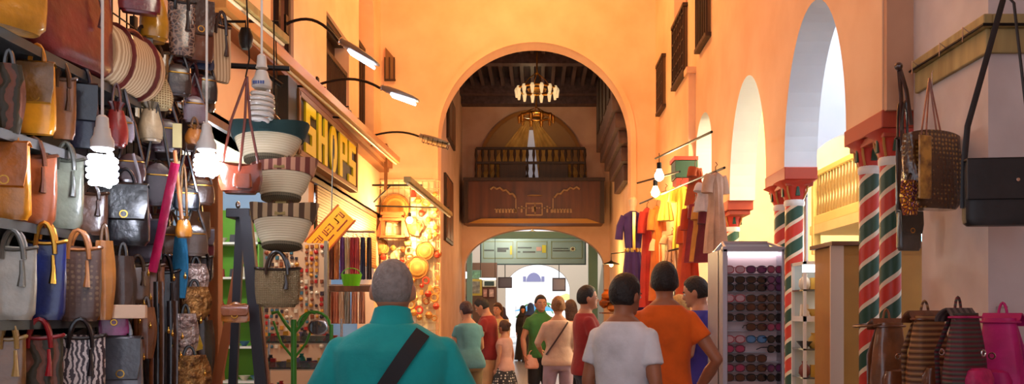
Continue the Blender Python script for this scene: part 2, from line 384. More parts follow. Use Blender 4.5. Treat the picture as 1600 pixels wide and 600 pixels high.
# ================================================================== COLUMNS
CAPR = mat('red paint', (196, 54, 34), .45); CAPG = mat('green paint', (40, 78, 58), .45)
def column(y, x, r, z1, label, group=None):
    t = thing('striped_column', label, 'column', (x, y, 0), 0, group)
    # spiral stripes of real geometry: vertex ribbons follow the helix
    pitch = .88; n = 24; nz = int(z1 / .022); b = B(); vs = []; 
    for k in range(nz + 1):
        z = z1 * k / nz
        for j in range(n):
            a = 2 * PI * j / n + z / pitch * 0
            vs.append((math.cos(a) * r, math.sin(a) * r, z))
    sh = mat('barber stripes', (196, 54, 34), .4)
    nt = sh.node_tree
    if not nt.nodes.get('done'):
        N = nt.nodes; L = nt.links
        tc = N.new('ShaderNodeTexCoord'); sp = N.new('ShaderNodeSeparateXYZ'); L.new(tc.outputs['Object'], sp.inputs[0])
        at2 = N.new('ShaderNodeMath'); at2.operation = 'ARCTAN2'; L.new(sp.outputs['Y'], at2.inputs[0]); L.new(sp.outputs['X'], at2.inputs[1])
        dv = N.new('ShaderNodeMath'); dv.operation = 'DIVIDE'; L.new(at2.outputs[0], dv.inputs[0]); dv.inputs[1].default_value = 2 * PI
        zz = N.new('ShaderNodeMath'); zz.operation = 'DIVIDE'; L.new(sp.outputs['Z'], zz.inputs[0]); zz.inputs[1].default_value = .34
        sb = N.new('ShaderNodeMath'); sb.operation = 'SUBTRACT'; L.new(zz.outputs[0], sb.inputs[0]); L.new(dv.outputs[0], sb.inputs[1])
        fr_ = N.new('ShaderNodeMath'); fr_.operation = 'FRACT'; L.new(sb.outputs[0], fr_.inputs[0])
        rp = N.new('ShaderNodeValToRGB'); rp.color_ramp.interpolation = 'CONSTANT'
        e = rp.color_ramp.elements; e[0].position = 0; e[0].color = lin((200, 52, 34)) + (1,)
        e[1].position = .38; e[1].color = lin((226, 206, 180)) + (1,)
        q = e.new(.5); q.color = lin((36, 74, 56)) + (1,); q = e.new(.88); q.color = lin((226, 206, 180)) + (1,)
        L.new(fr_.outputs[0], rp.inputs['Fac']); L.new(rp.outputs['Color'], N['Principled BSDF'].inputs['Base Color'])
        f_ = N.new('NodeFrame'); f_.name = 'done'
    fs = [(k * n + j, k * n + (j + 1) % n, (k + 1) * n + (j + 1) % n, (k + 1) * n + j) for k in range(nz) for j in range(n)]
    b.add(vs, fs); b.build('shaft', sh, t)
    B().lathe([(r * 1.5, 0), (r * 1.5, .08), (r * 1.25, .1), (r * 1.3, .16), (r * 1.02, .2)]).build('base', WHITE, t)
    B().lathe([(r * 1.02, z1 - .02), (r * 1.12, z1), (r * 1.12, z1 + .03), (r, z1 + .05)]).build('neck_ring', WHITE, t)
    rings = [[(x_, y_, z1 + q_) for x_, y_ in sup(24, r * s1, r * s1, e_)] for q_, s1, e_ in ((.04, 1.0, 2), (.09, 1.2, 2.2), (.15, 1.22, 2.6), (.2, 1.45, 3.5), (.235, 2.0, 5))]
    cp = B().loft(rings).build('capital', CAPR, t)
    for k in range(4):
        a = 2 * PI * k / 4
        B().box((0, 0, 0), (.05, .02, .1), taper=.5).build('capital_leaf', CAPG, cp, loc=(math.cos(a) * r * 1.28, math.sin(a) * r * 1.28, z1 + .13), rz=a + PI / 2, smooth=False, bevel=.005)
        a += PI / 4
        B().tube([(math.cos(a) * r * q_, math.sin(a) * r * q_, z1 + h_) for q_, h_ in ((1.05, .05), (1.5, .13), (1.6, .2), (2.0, .235))], .011, 6).build('gold_scroll', mat('dull gold paint', (190, 130, 60), .5), cp)
    return t
zc = 2.62
for y, lab in ((8.72, 'nearer twisted red, white and green column between the two tall arches'), (9.12, 'farther twin striped column behind its pair, between the two tall arches'),
               (6.30, 'nearest red, white and green spiral striped column beside the hanging bags'), (6.70, 'second striped column, just left of the nearest one, before ochre cupboard'),
               (11.5, 'striped column half hidden behind the sunglasses rack and dresses')):
    column(y, 2.69 if y > 8 else 2.67, .095 if y > 8 else .078, zc, lab)
for i, (y0, y1) in enumerate(((8.55, 9.3), (6.14, 6.9), (11.1, 12.15))):
    o = B().bb(2.54, 2.88, y0, y1, 2.86, 2.99).bb(2.57, 2.85, y0 + .04, y1 - .04, 2.80, 2.86).build('trim_%d' % (5 + i), mat('red abacus', (176, 66, 40), .5), smooth=False, bevel=.008)
    struct(o)
# tall green and red painted capital on the wall by the dresses
t = thing('painted_corbel', 'green and red painted corbel on the wall above the hanging dresses', 'corbel', (2.4, 13.5, 3.3))
B().bb(-.18, .16, -.2, .2, .1, .34).build('red_block', CAPR, t, smooth=False)
B().bb(-.2, .16, -.22, .22, .34, .62).build('green_block', CAPG, t, smooth=False, bevel=.01)
B().bb(-.22, .16, -.24, .24, .62, .68).build('top_slab', CAPR, t, smooth=False)
B().box((0, 0, .02), (.26, .3, .18), taper=1.25).build('bracket', CAPG, t, smooth=False)
# ================================================================== STREET LAMPS, RAILS
GREYM = mat('grey lamp housing', (120, 118, 116), .4, metal=.5)
LED = mat('led panel', (225, 235, 255), .4, emit=9)
def street_lamp(y, zm, reach, zh, label, lit=True, caged=False):
    t = thing('street_lamp', label, 'lamp', (-3.4, y, zm), 0, 'street lamps on the left wall')
    B().bb(0, .03, -.05, .05, -.12, .12).build('wall_plate', BLACKM, t, smooth=False)
    pts = [(0.02, 0, 0)]
    dz = zh - zm
    for k in range(1, 11):
        q = k / 10; pts.append((reach * q, 0, .16 * math.sin(PI * q * .62) + dz * q ** 2.4))
    B().tube(pts, .021, 8).build('arm', BLACKM, t)
    p = Vector(pts[-1]); d = (p - Vector(pts[-2])).normalized(); ang = math.atan2(-d.z, d.x)
    h = B(); L_ = .62
    rings = []
    for q, w, hh in ((0, .035, .03), (.12, .05, .045), (.25, .1, .05), (.5, .125, .05), (.85, .12, .035), (1, .08, .015)):
        rings.append([(q * L_, a, c + .02) for a, c in sup(14, w, hh, 3)])
    h.loft(rings)
    hd = h.build('lamp_head', GREYM, t, loc=p, rot=(0, ang * .5 + .1, 0))
    B().bb(.2, .58, -.1, .1, -.055, -.025).build('led_panel' if lit else 'lens', LED if lit else mat('dull lens', (150, 130, 90), .3), hd, smooth=False)
    for q in (.02, .1): B().tube([(q, math.cos(a) * .055, math.sin(a) * .05 + .02) for a in [k * PI / 6 for k in range(12)]], .008, 6, closed=True).build('clamp_ring', CHROME, hd)
    if caged:
        b = B()
        for k in range(6): b.tube([(.1 + k * .1, -.13, .02), (.1 + k * .1, -.1, -.09), (.1 + k * .1, .1, -.09), (.1 + k * .1, .13, .02)], .006, 5)
        b.tube([(.08, 0, -.09), (.62, 0, -.09)], .006, 5); b.build('wire_cage', BLACKM, hd)
    if lit: lamp('led_light', Vector((.38, 0, -.12)), 9, (.85, .92, 1), .08, hd)
    return t
street_lamp(11.2, 1.5 + 449 / 1300 * 11.2, .72, 1.5 + 405 / 1300 * 11.2, 'nearest street lamp with white lit panel, on a curved arm high on the left wall')
street_lamp(12.8, 1.5 + 354 / 1300 * 12.8, .98, 1.5 + 334 / 1300 * 12.8, 'second street lamp with lit panel reaching over the alley, above the shop sign')
street_lamp(16.5, 1.5 + 272 / 1300 * 16.5, 1.05, 1.5 + 262 / 1300 * 16.5, 'farthest unlit street lamp in a wire cage beside the big arch', lit=False, caged=True)

def rail(x, y0, z0, y1, z1, s, label, brackets):
    t = thing('luminaire_rail', label, 'rail', (x, y0, z0)); L_ = math.hypot(y1 - y0, z1 - z0); a = math.atan2(z1 - z0, y1 - y0)
    h = B().bb(-s / 2, s / 2, 0, L_, -s * .4, s * .4).build('housing', YWOOD if s < .12 else mat('tan beam', (206, 150, 84), .55, kind='wood', rgb2=(180, 124, 66), scale=7, angle=.01), t, rot=(a, 0, 0), smooth=False, bevel=.006)
    B().cyl((0, .05, -s * .4 - .018), (0, L_ - .05, -s * .4 - .018), .016, n=8).build('tube', mat('unlit tube', (228, 220, 196), .3), h)
    for q in brackets:
        B().tube([(x_, L_ * q, z_) for x_, z_ in ((0, 0), (0, .12), (-3.4 - x, .16))], .016, 6).build('bracket', BLACKM, h)
    return t
rail(-2.45, 6.3, 4.02, 8.06, 4.13, .09, 'short tan strip light rail nearest the camera, above the hanging bulb', (.3, .9))
rail(-2.8, 7.3, 4.22, 16.5, 4.5, .14, 'long tan rail running the length of the left wall under the street lamps', (.12, .4, .62, .9))
rail(-1.85, 11.8, 3.38, 17.6, 3.56, .1, 'low slanting rail ending at the foot of the big arch, left side', (.97,))
# post with iron bracket near far left corner
t = thing('iron_bracket', 'dark iron wall bracket with diagonal brace left of the big arch', 'bracket', (-3.12, 17.1, 4.1))
B().bb(-.03, .03, -.03, .03, -.1, .85).build('post', BWOOD, t, smooth=False)
B().tube([(-.3, 0, 0), (.75, 0, 0)], .02, 6).build('arm', BLACKM, t)
B().tube([(-.25, 0, -.35), (.1, 0, 0)], .016, 6).build('brace', BLACKM, t)
# cornice small spot fixtures
for i, (px, py, Y) in enumerate(((545, 180, 13.6), (384, 60, 6.9))):
    p = at(px, py, Y)
    t = thing('spot_fixture', ('small grey spot fixture under the long rail near the yellow letters sign', 'small black spot fixture on the bar above the bag stall')[i], 'lamp', p)
    B().lathe([(.03, -.09), (.05, -.06), (.06, .02), (.04, .08)]).build('housing', GREYM if i == 0 else BLACKM, t)
    B().tube([(0, 0, .06), (0, 0, .14), (-.5, 0, .14)], .012, 6).build('arm', BLACKM, t)
# loose cables down from the rails
for px, y0, y1, Y, lab in ((431, 60, 200, 8.06, 'thin black cable dropping from the end of the short rail'),):
    p = at(px, y0, Y); q = at(px + 1, y1, Y)
    tag(B().tube([p, (p + q) / 2 + Vector((.01, 0, 0)), q], .006, 6).build('cable', BLACKM), lab, 'cable')

# ================================================================== CFL BULBS
CERAM = mat('bulb plastic', (214, 212, 208), .35)
GLOW = mat('lit tube', (235, 240, 255), .3, emit=26)
UNLIT = mat('white glass tube', (226, 222, 216), .15, coat=.4)
def cfl(px, ytop, ybot, Y, wpx, label, lit, ycord, power=0):
    p = at(px, ytop, Y); H = (ybot - ytop) / F * Y; W = wpx / F * Y / 2
    t = thing('energy_saving_bulb', label, 'bulb', p, 0, None)
    B().tube([(0, 0, 0), (0, 0, (ytop - ycord) / F * Y)], .006, 6).build('cord', WHITE, t)
    B().lathe([(.012, .0), (.022, -.01), (.026, -.06), (.03, -.065), (.03, hb if False else -.07)]).build('socket', CERAM, t)
    hb = -.085 if not lit else -.05
    bs = B().lathe([(.028, hb), (W * .6, hb - .03), (W * .8, hb - .05), (W * .8, hb - .08), (W * .6, hb - .09)]).build('ballast', CERAM, t)
    if not lit:
        m_ = B()
        for k in range(5): m_.bb(-.028 + k * .012, -.02 + k * .012, -W * .84, -W * .75, hb - .075, hb - .06)
        m_.build('printed_mark', mat('blue print', (70, 96, 160), .5), bs, smooth=False)
    z0, z1 = hb - .09, -H; pts = []
    turns = 6 if not lit else 5; R = W * .9; r = (z0 - z1) / turns * .36
    for ph in (0, 1):
        pts = [(math.cos(a) * R * (1 - .45 * abs(2 * k / (turns * 16) - 1) ** 5), math.sin(a) * R * (1 - .45 * abs(2 * k / (turns * 16) - 1) ** 5), z0 - r + (z1 - z0 + 2 * r) * k / (turns * 16)) for k in range(turns * 16 + 1) for a in [2 * PI * k / 16 + PI * ph]]
        if ph == 0: sp = pts
    B().tube(sp, r, 8).build('spiral_tube', GLOW if lit else UNLIT, t)
    if lit:
        lamp('bulb_light', (0.0, 0, (z0 + z1) / 2), power, (.93, .95, 1), .05, t)
cfl(160, 180, 295, 3.25, 43, 'lit white spiral bulb hanging at far left in front of the bag shelves', True, -30, 9)
cfl(323, 192, 279, 4.0, 37, 'lit white spiral bulb hanging above the orange wooden post', True, -30, 9)
cfl(409, 85, 193, 4.2, 38, 'large unlit spiral bulb on a cord above the straw baskets', False, -30)

# ================================================================== SHOP SIGNS
LET = {
 'S': [(0, 0, 1, .19), (.6, .19, 1, .41), (0, .41, 1, .59), (0, .59, .4, .81), (0, .81, 1, 1)],
 'H': [(0, 0, .34, 1), (.66, 0, 1, 1), (.34, .42, .66, .58)],
 'P': [(0, 0, .36, 1), (.36, .84, 1, 1), (.36, .42, 1, .56), (.68, .56, 1, .84)],
 'O': None}
y0, y1 = 11.0, 14.45; zc_, hh = 3.98, .62
t = thing('shop_sign', 'long dark sign with yellow letters SHOPS along the left wall', 'sign', (-3.2, y0, zc_))
bd = B().bb(-.06, .03, 0, y1 - y0, -.38, .44); bd.build('board', mat('dark green board', (40, 32, 18), .5, kind='wood', rgb2=(26, 22, 12), scale=5), t, smooth=False)
fr = B(); L_ = y1 - y0
for z in (-.38, .40): fr.bb(-.07, .07, -.04, L_ + .04, z - .03, z + .05)
fr.bb(-.07, .07, -.06, .02, -.4, .46).bb(-.07, .07, L_ - .02, L_ + .05, -.4, .46)
fr.build('frame', mat('bronze frame', (128, 82, 36), .45, metal=.3), t, smooth=False, bevel=.006)
YL = mat('yellow letter', (226, 204, 20), .45)
w = .52; gap = .125; y = .28
for ch in 'SHOPS':
    b = B()
    if ch == 'O':
        b.prism([(y + w / 2 + math.cos(a) * w * .42, .03 + math.sin(a) * .37) for a in [2 * PI * k / 24 for k in range(24)]], .03, .06, 'x')
        b.build('letter', YL, t, smooth=False)
        B().prism([(y + w / 2 + math.cos(a) * .03, .03 + math.sin(a) * .16) for a in [2 * PI * k / 16 for k in range(16)]], .055, .064, 'x').build('letter_gap', mat('dark green board', (0, 0, 0)), t, smooth=False)
    else:
        for x0, z0, x1, z1 in LET[ch]: b.bb(.03, .06, y + x0 * w, y + x1 * w, -.31 + z0 * .68, -.31 + z1 * .68)
        b.build('letter', YL, t, smooth=False)
    y += w + gap
# dark panel left of sign
tag(B().bb(-3.3, -3.16, 10.55, 10.95, 3.55, 4.5).build('sign_bracket_panel', mat('black green panel', (32, 36, 32), .5), smooth=False, bevel=.01), 'narrow black upright panel at the near end of the yellow letters sign', 'panel')
# small tilted orange sign
p = at(516, 361, 7.6)
t = thing('price_sign', 'small tilted orange sign with dark red lettering above the trinket board', 'sign', p, 0)
rt = (0, math.radians(-48), 0)
bd = B().bb(-.22, .22, -.012, .012, -.1, .1).build('board', mat('orange card', (255, 176, 20), .5), t, rot=rt, smooth=False, bevel=.004)
b = B(); random.seed(3)
x = -.2
for i in range(9):
    if i in (3, 6): x += .03
    for k in range(3):
        a = random.choice([(0, .005, -.03, .03), (0, .026, .024, .03), (0, .026, -.004, .003), (.02, .026, -.03, .03), (0, .026, -.03, -.024)])
        b.bb(x + a[0], x + a[1] + .004, -.016, -.0125, a[2] + .02, a[3] + .02)
    x += .038
b.bb(-.19, .0, -.016, -.0125, -.055, -.045).bb(.04, .18, -.016, -.0125, -.055, -.045)
b.build('lettering', mat('dark red print', (150, 40, 16), .6), bd, smooth=False)
B().bb(-.23, .23, -.016, .016, -.112, -.1).bb(-.23, .23, -.016, .016, .1, .112).build('rim', mat('deep orange', (190, 84, 16), .5), bd, smooth=False)
B().tube([(0, .03, 0), (0, .12, .9)], .005, 6).build('hanger_wire', BLACKM, t)
# brown shutter under the lintel
t = thing('roller_shutter', 'brown ribbed roller shutter half lowered under the sign, left of the lit corner', 'shutter', (-3.38, 12.66, 2.45))
b = B()
for k in range(21): b.bb(0, .03, 0, 4.63, k * .047, k * .047 + .04)
b.build('slats', mat('shutter brown ribs', (150, 104, 62), .5, metal=.2), t, smooth=False)
B().bb(-.01, .05, 0, 4.63, -.06, 0).build('bottom_bar', BWOOD, t, smooth=False)

# ================================================================== CHANDELIERS, BALCONY
CANDLE = mat('ivory candle', (240, 214, 160), .4, emit=.6)
def chandelier(px, ytop, ymid, ybot, wpx, Y, label, n=14, chain_top=None, lit=True):
    p = at(px, ymid, Y); R = wpx / 2 / F * Y; zt = (ymid - ytop) / F * Y; zb = (ymid - ybot) / F * Y
    t = thing('chandelier', label, 'chandelier', p)
    B().tube([(0, 0, zt * .45), (0, 0, zt)], .02, 6).build('chain', GOLD, t)
    B().lathe([(.02, zt * .45), (.05, zt * .44), (.02, zt * .4)]).build('finial', GOLD, t)
    b = B()
    for k in range(4):
        a = 2 * PI * k / 4 + .3
        b.tube([(0, 0, zt * .45), (math.cos(a) * R * .4, math.sin(a) * R * .4, zt * .3), (math.cos(a) * R * .9, math.sin(a) * R * .9, 0)], .012, 6)
    b.build('suspension', GOLD, t)
    B().tube([(math.cos(2 * PI * k / 28) * R, math.sin(2 * PI * k / 28) * R, 0) for k in range(28)], .035, 8, closed=True).build('ring', GOLD, t)
    B().lathe([(R * .2, zb * .2), (R * .45, zb * .1), (R * .5, 0), (R * .35, .02)]).build('lower_bowl', GOLD, t)
    for k in range(n):
        a = 2 * PI * k / n
        B().lathe([(.03, zb * .5), (.055, zb * .1), (.06, -.02), (.035, .04)], (math.cos(a) * R * 1.02, math.sin(a) * R * 1.02, 0), 10).build('lantern_cup', GOLD if not lit else CANDLE, t)
    return t
chandelier(839, 82, 140, 165, 62, 21.4, 'large brass chandelier with glowing cups under the dark ceiling')
chandelier(838, 150, 182, 204, 52, 23.6, 'smaller lower chandelier hanging in front of the draped lunette', 10, lit=False)
chandelier(832, 352, 366, 376, 24, 27.6, 'little dark chandelier in the top of the lower arch', 6, lit=False)
# lunette and gallery on the chamber end wall
YY = 25.7
def PX(px, py, Y=YY): p = at(px, py, Y); return p.x, p.z
t = thing('lunette', 'arched lunette with gathered beige drapes above the gallery', 'lunette', (0, 25.93, 0))
cx, zb = PX(830, 280, 25.93); rx = 82 / F * 25.93; rz = (280 - 178) / F * 25.93
b = B(); rings = []
for k in range(33):
    a = PI * k / 32; rings.append([(cx + math.cos(a) * rx * q, yq, zb + math.sin(a) * rz * q) for q, yq in ((1, .06), (1, -.03), (1.06, -.03), (1.06, .06))])
b.loft(rings); b.build('arch_frame', mat('gilt brown', (150, 100, 44), .4, metal=.4), t)
b = B().prism([(cx + math.cos(PI * k / 32) * rx, zb + math.sin(PI * k / 32) * rz) for k in range(33)], .0, .05)
b.build('back_panel', mat('lunette panel', (150, 112, 70), .7), t, smooth=False)
for s_ in (-1, 1):   # drapes gathered from the crown
    rings = []
    for i in range(13):
        q = i / 12; row = []
        for j in range(25):
            u = j / 24
            x = cx + s_ * rx * (.03 + (.97) * u) * (q ** .75) * .98
            lim = math.sqrt(max(0, 1 - ((x - cx) / rx) ** 2)) * rz
            z = zb + min(lim, rz * (1 - q * (1 - .36 * (1 - u) * 0)) )
            x2 = cx + s_ * rx * (.14 * q + .84 * u * q)
            row.append((x2, -.05 - .05 * math.sin(u * 26) * q, zb + min(rz * (1 - .98 * q), math.sqrt(max(0, 1 - ((x2 - cx) / rx) ** 2)) * rz)))
        rings.append(row)
    d = B().loft(rings, close=False); o = d.build('drape', mat('gold beige drape', (206, 164, 92), .7, kind='cloth', rgb2=(170, 128, 64), scale=3), t)
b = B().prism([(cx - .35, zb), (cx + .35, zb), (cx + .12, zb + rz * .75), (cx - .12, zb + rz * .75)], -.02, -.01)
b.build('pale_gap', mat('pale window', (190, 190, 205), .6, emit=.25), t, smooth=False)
lamp('lunette_light', (cx + .0, -1.2, zb + rz * .9), 14, (1, .75, .4), .1, t)
# balustrade
t = thing('gallery_balustrade', 'dark turned wood gallery balustrade below the draped lunette', 'balustrade', (0, 25.2, 0))
x0, z1_ = PX(744, 232, 25.2); x1, z0_ = PX(914, 281, 25.2)
b = B()
for z in (z0_, z0_ + .52 * (z1_ - z0_) + .02, z1_): b.bb(x0, x1, -.05, .05, z - .035, z + .035)
b.build('rails', DWOOD, t, smooth=False)
n = 17
for i in range(n + 1):
    x = x0 + (x1 - x0) * i / n
    B().lathe([(.03, z0_), (.045, z0_ + .1), (.022, z0_ + .2), (.045, z0_ + .32), (.03, z0_ + .5), (.022, z0_ + .6), (.05, z0_ + .75), (.03, z1_)], (x, 0, 0), 8).build('baluster', DWOOD, t)
for xa, xb in ((PX(780, 0, 25.2)[0], PX(822, 0, 25.2)[0]), (PX(842, 0, 25.2)[0], PX(888, 0, 25.2)[0])):
    B().bb(xa, xb, -.06, .04, z0_, z0_ + .48).build('solid_panel', DWOOD, t, smooth=False, bevel=.02)
# carved panel below
t = thing('carved_balcony_panel', 'dark carved wooden balcony front with inlaid pattern above lower arch', 'panel', (0, 25.0, 0))
x0, z1_ = PX(726, 280, 25.0); x1, z0_ = PX(943, 349, 25.0)
RW2 = mat('red brown carved wood', (98, 52, 28), .45, kind='wood', rgb2=(66, 34, 18), scale=5, bump=.3)
B().bb(x0, x1, 0, .95, z0_, z1_).build('panel', RW2, t, smooth=False)
B().bb(x0 - .04, x1 + .04, -.08, 0, z1_ - .06, z1_ + .04).bb(x0 - .02, x0 + .1, -.06, 0, z0_, z1_).bb(x1 - .1, x1 + .02, -.06, 0, z0_, z1_).build('frame', DWOOD, t, smooth=False)
B().prism([(x0 + .1, z0_), (x1 - .1, z0_), (x1 - .5, z0_ + .14), (x0 + .5, z0_ + .14)], -.05, 0).build('lower_moulding', mat('gilded ochre', (150, 104, 36), .45, metal=.3), t, smooth=False)
b = B()
def q_(px, py, w, h): x, z = PX(px, py, 25.0); b.bb(x - w / 2, x + w / 2, -.03, 0, z - h / 2, z + h / 2)
for k in range(7):
    q_(776 + k * 5, 330, .06, .1); q_(862 + k * 5, 330, .06, .1)
for k in range(30): q_(774 + k * 4.05, 325 if 8 < k < 22 else 327, .05, .03)
for px in (806, 864): q_(px, 321, .03, .42)
for px in (822, 836, 847): q_(px, 327, .035, .36)
for py in (318, 336): q_(834, py, .48, .04)
q_(834, 327, .12, .16); q_(815, 327, .05, .2); q_(855, 327, .05, .2)
for s_ in (-1, 1):
    pts = []
    for k in range(9):
        u = k / 8; x, z = PX(836 + s_ * (30 + 40 * u), 306 - 14 * math.sin(u * 1.9) + (0 if k % 2 else 3), 25.0); pts.append((x, -.02, z))
    b.tube(pts, .035, 6)
x, z = PX(836, 306, 25.0); b.lathe([(.0, -.01), (.24, 0), (0, .01)], (x, -.02, z), 16)
b.build('inlay', mat('pale inlay', (150, 118, 84), .5), t, smooth=False)

# stepped wooden oriel on the right chamber wall
t = thing('wooden_oriel', 'dark stepped wooden bay projecting from the right side wall behind the big arch', 'oriel', (2.25, 21.5, 5.0))
for i, (w_, z0, z1, y0, y1) in enumerate(((.55, 1.1, 3.05, -2.6, 2.6), (.46, .75, 1.1, -2.3, 2.3), (.36, .45, .75, -2.0, 2.0), (.26, .1, .45, -1.6, 1.6), (.16, -.3, .1, -1.2, 1.2))):
    o = B().bb(-w_, -.01, y0, y1, z0, z1).build('bay' if i == 0 else 'corbel_step', mat('grey brown wood', (96, 70, 66), .55, kind='wood', rgb2=(70, 48, 46), scale=7, bump=.2), t, smooth=False, bevel=.02)
    if i == 0:
        for yy in (-2.0, -.9, .2, 1.3): B().bb(-w_ - .03, -w_, yy, yy + .7, 1.5, 2.9).build('shutter', DWOOD, o, smooth=False, bevel=.02)
        B().bb(-w_ + .08, -.08, y0 - .03, y0, 1.4, 3.0).build('end_panel', DWOOD, o, smooth=False)
for i, (y, z0, z1) in enumerate(((22.4, 6.0, 7.2), (21.8, 3.3, 5.0))):
    t = thing('wall_shutter', ('upper dark narrow shutter on the left side wall behind the big arch', 'lower tall dark shutter on the left side wall behind the big arch')[i], 'shutter', (-2.36, y, z0))
    B().bb(0, .06, -.9, .9, 0, z1 - z0).build('frame', DWOOD, t, smooth=False)
    B().bb(.05, .08, -.75, -.05, .08, z1 - z0 - .08).build('leaf', BWOOD, t, smooth=False); B().bb(.05, .08, .05, .75, .08, z1 - z0 - .08).build('leaf', BWOOD, t, smooth=False)

# ================================================================== SECOND HALL
t = thing('banner_sign', 'wide grey green banner with three framed panels hung across the hall', 'sign', (0, 29.4, 0))
x0, z1_ = PX(752, 371, 29.4); x1, z0_ = PX(914, 412, 29.4)
B().bb(x0, x1, 0, .06, z0_, z1_).build('board', mat('grey green board', (140, 150, 136), .5), t, smooth=False)
B().bb(x0 - .04, x1 + .04, -.02, .08, z1_, z1_ + .05).bb(x0 - .04, x0, -.02, .08, z0_, z1_).bb(x1, x1 + .04, -.02, .08, z0_, z1_).bb(x0 - .04, x1 + .04, -.02, .08, z0_ - .04, z0_).build('rim', mat('dark teal rim', (40, 60, 62), .5), t, smooth=False)
def frame_rect(b, pxa, pya, pxb, pyb, Y, th, yy):
    xa, za = PX(pxa, pya, Y); xb, zb_ = PX(pxb, pyb, Y)
    b.bb(xa, xb, yy, yy + .01, za - th, za).bb(xa, xb, yy, yy + .01, zb_, zb_ + th).bb(xa, xa + th, yy, yy + .01, zb_, za).bb(xb - th, xb, yy, yy + .01, zb_, za)
fm = B()
for a, c in ((755, 802), (807, 855), (861, 910)): frame_rect(fm, a, 377, c, 404, 29.4, .025, -.012)
fm.build('panel_outline', mat('olive line', (128, 126, 80), .5), t, smooth=False)
for nm, col_, rects in (('lettering', (70, 66, 60), [(757, 390, 15, 2.2), (777, 387, 18, 3), (777, 390.5, 14, 3), (809, 386, 22, 2.2), (809, 392.5, 5, 2.4), (817, 392.5, 20, 2.4), (864, 387.5, 24, 1.4), (864, 391, 26, 1.6)]),
                        ('yellow_mark', (196, 168, 40), [(847, 383, 6, 12), (797, 384, 3, 14)]), ('pink_mark', (196, 140, 120), [(838, 386, 8, 6)])):
    lt = B()
    for a, c, w_, h_ in rects:
        xa, za = PX(a, c, 29.4); xb, zb_ = PX(a + w_, c + h_, 29.4)
        if nm == 'lettering' and h_ < 3:
            k = 0; xx = xa
            while xx < xb - .02:
                lt.bb(xx, min(xb, xx + .035), -.014, 0, zb_, za); xx += .05
        else: lt.bb(xa, xb, -.014, 0, zb_, za)
    lt.build(nm, M(col_), t, smooth=False)
x, z = PX(895, 389, 29.4); b = B()
for k in range(8):
    a = 2 * PI * k / 8; b.ball((x + math.cos(a) * .075, -.01, z + math.sin(a) * .06), (.024, .01, .024), 8, 5)
b.build('rosette', mat('cream mark', (220, 200, 150), .5), t)
B().ball((x, -.01, z), (.05, .012, .05), 8, 5).build('rosette_core', mat('brown mark', (110, 70, 40), .5), t)
for xx in (x0 + .2, x1 - .2): B().tube([(xx, .03, z1_), (xx, .03, 5.0)], .012, 6).build('hanger_rod', BLACKM, t)
# teal beams / side panels in the hall
t = thing('teal_portal', 'pale teal painted timber portal beyond the lower arch', 'portal', (0, 27.2, 0))
TE = mat('teal paint', (120, 160, 150), .6)
xa = PX(735, 0, 27.2)[0]; xb = PX(922, 0, 27.2)[0]
B().bb(xa - .12, xa + .05, 0, .2, 0, 3.9).build('post', TE, t, smooth=False); B().bb(xb - .05, xb + .25, 0, .2, 0, 3.9).build('post', mat('green grey paint', (96, 128, 110), .6), t, smooth=False)
B().bb(xa - .1, xb + .2, 0, .2, 3.9, 4.12).build('beam', TE, t, smooth=False)
def tv(px0, py0, px1, py1, Y, label, col):
    xa, za = PX(px0, py0, Y); xb, zb_ = PX(px1, py1, Y)
    t = thing('hanging_screen', label, 'screen', ((xa + xb) / 2, Y, (za + zb_) / 2)); w_, h_ = (xb - xa) / 2, (za - zb_) / 2
    B().bb(-w_, w_, 0, .08, -h_, h_).build('casing', mat('plum casing', (92, 74, 84), .4), t, smooth=False, bevel=.01)
    B().bb(-w_ * .85, w_ * .85, -.01, 0, -h_ * .8, h_ * .8).build('screen', M(col, .2), t, smooth=False)
    B().tube([(0, .04, h_), (0, .04, 4.95 - (za + zb_) / 2)], .015, 6).build('hanger', BLACKM, t)
tv(778, 433, 800, 450, 30.5, 'small grey hanging screen left of the bright exit arch', (120, 104, 118))
tv(863, 434, 884, 455, 30.5, 'boxy hanging screen with pale picture right of the bright exit arch', (170, 150, 176))
# pictures and lit kiosk at the left of the hall
def wallpic(px0, py0, px1, py1, Y, col, label, fcol=(80, 50, 40), cat='picture', name='framed_picture'):
    xa, za = PX(px0, py0, Y); xb, zb_ = PX(px1, py1, Y)
    t = thing(name, label, cat, ((xa + xb) / 2, Y, zb_)); w_ = (xb - xa) / 2; h_ = za - zb_
    B().bb(-w_, w_, 0, .05, 0, h_).build('frame', M(fcol), t, smooth=False, bevel=.008)
    B().bb(-w_ * .72, w_ * .72, -.012, 0, h_ * .14, h_ * .86).build('picture', M(col, .5, kind='noise', rgb2=tuple(min(255, int(c * .6)) for c in col), scale=8), t, smooth=False)
    return t
wallpic(714, 441, 728, 460, 27.6, (226, 206, 110), 'yellow framed picture at the left edge of the hall stall', (200, 176, 70))
wallpic(716, 463, 730, 482, 27.6, (210, 190, 190), 'small pale picture in a dark frame under the yellow one')
wallpic(731, 436, 753, 462, 28.2, (176, 170, 150), 'large picture in a yellow frame on the hall stall', (206, 180, 70))
wallpic(754, 450, 762, 466, 28.6, (230, 170, 160), 'round pink plate on a dark red board, left of two', (90, 30, 30))
wallpic(763, 450, 773, 466, 28.6, (236, 190, 176), 'round pink plate on a dark red board, right of two', (90, 30, 30))
wallpic(736, 422, 752, 436, 28.6, (140, 190, 150), 'round green glowing ornament over the yellow frame', (120, 150, 130))
wallpic(754, 438, 775, 448, 28.8, (36, 60, 60), 'dark green panel below a white strip light in the hall', (230, 226, 210))
t = thing('strip_light', 'white strip light over the stall at the left of the hall', 'lamp', (PX(762, 436, 28.4)[0], 28.4, PX(762, 436, 28.4)[1]))
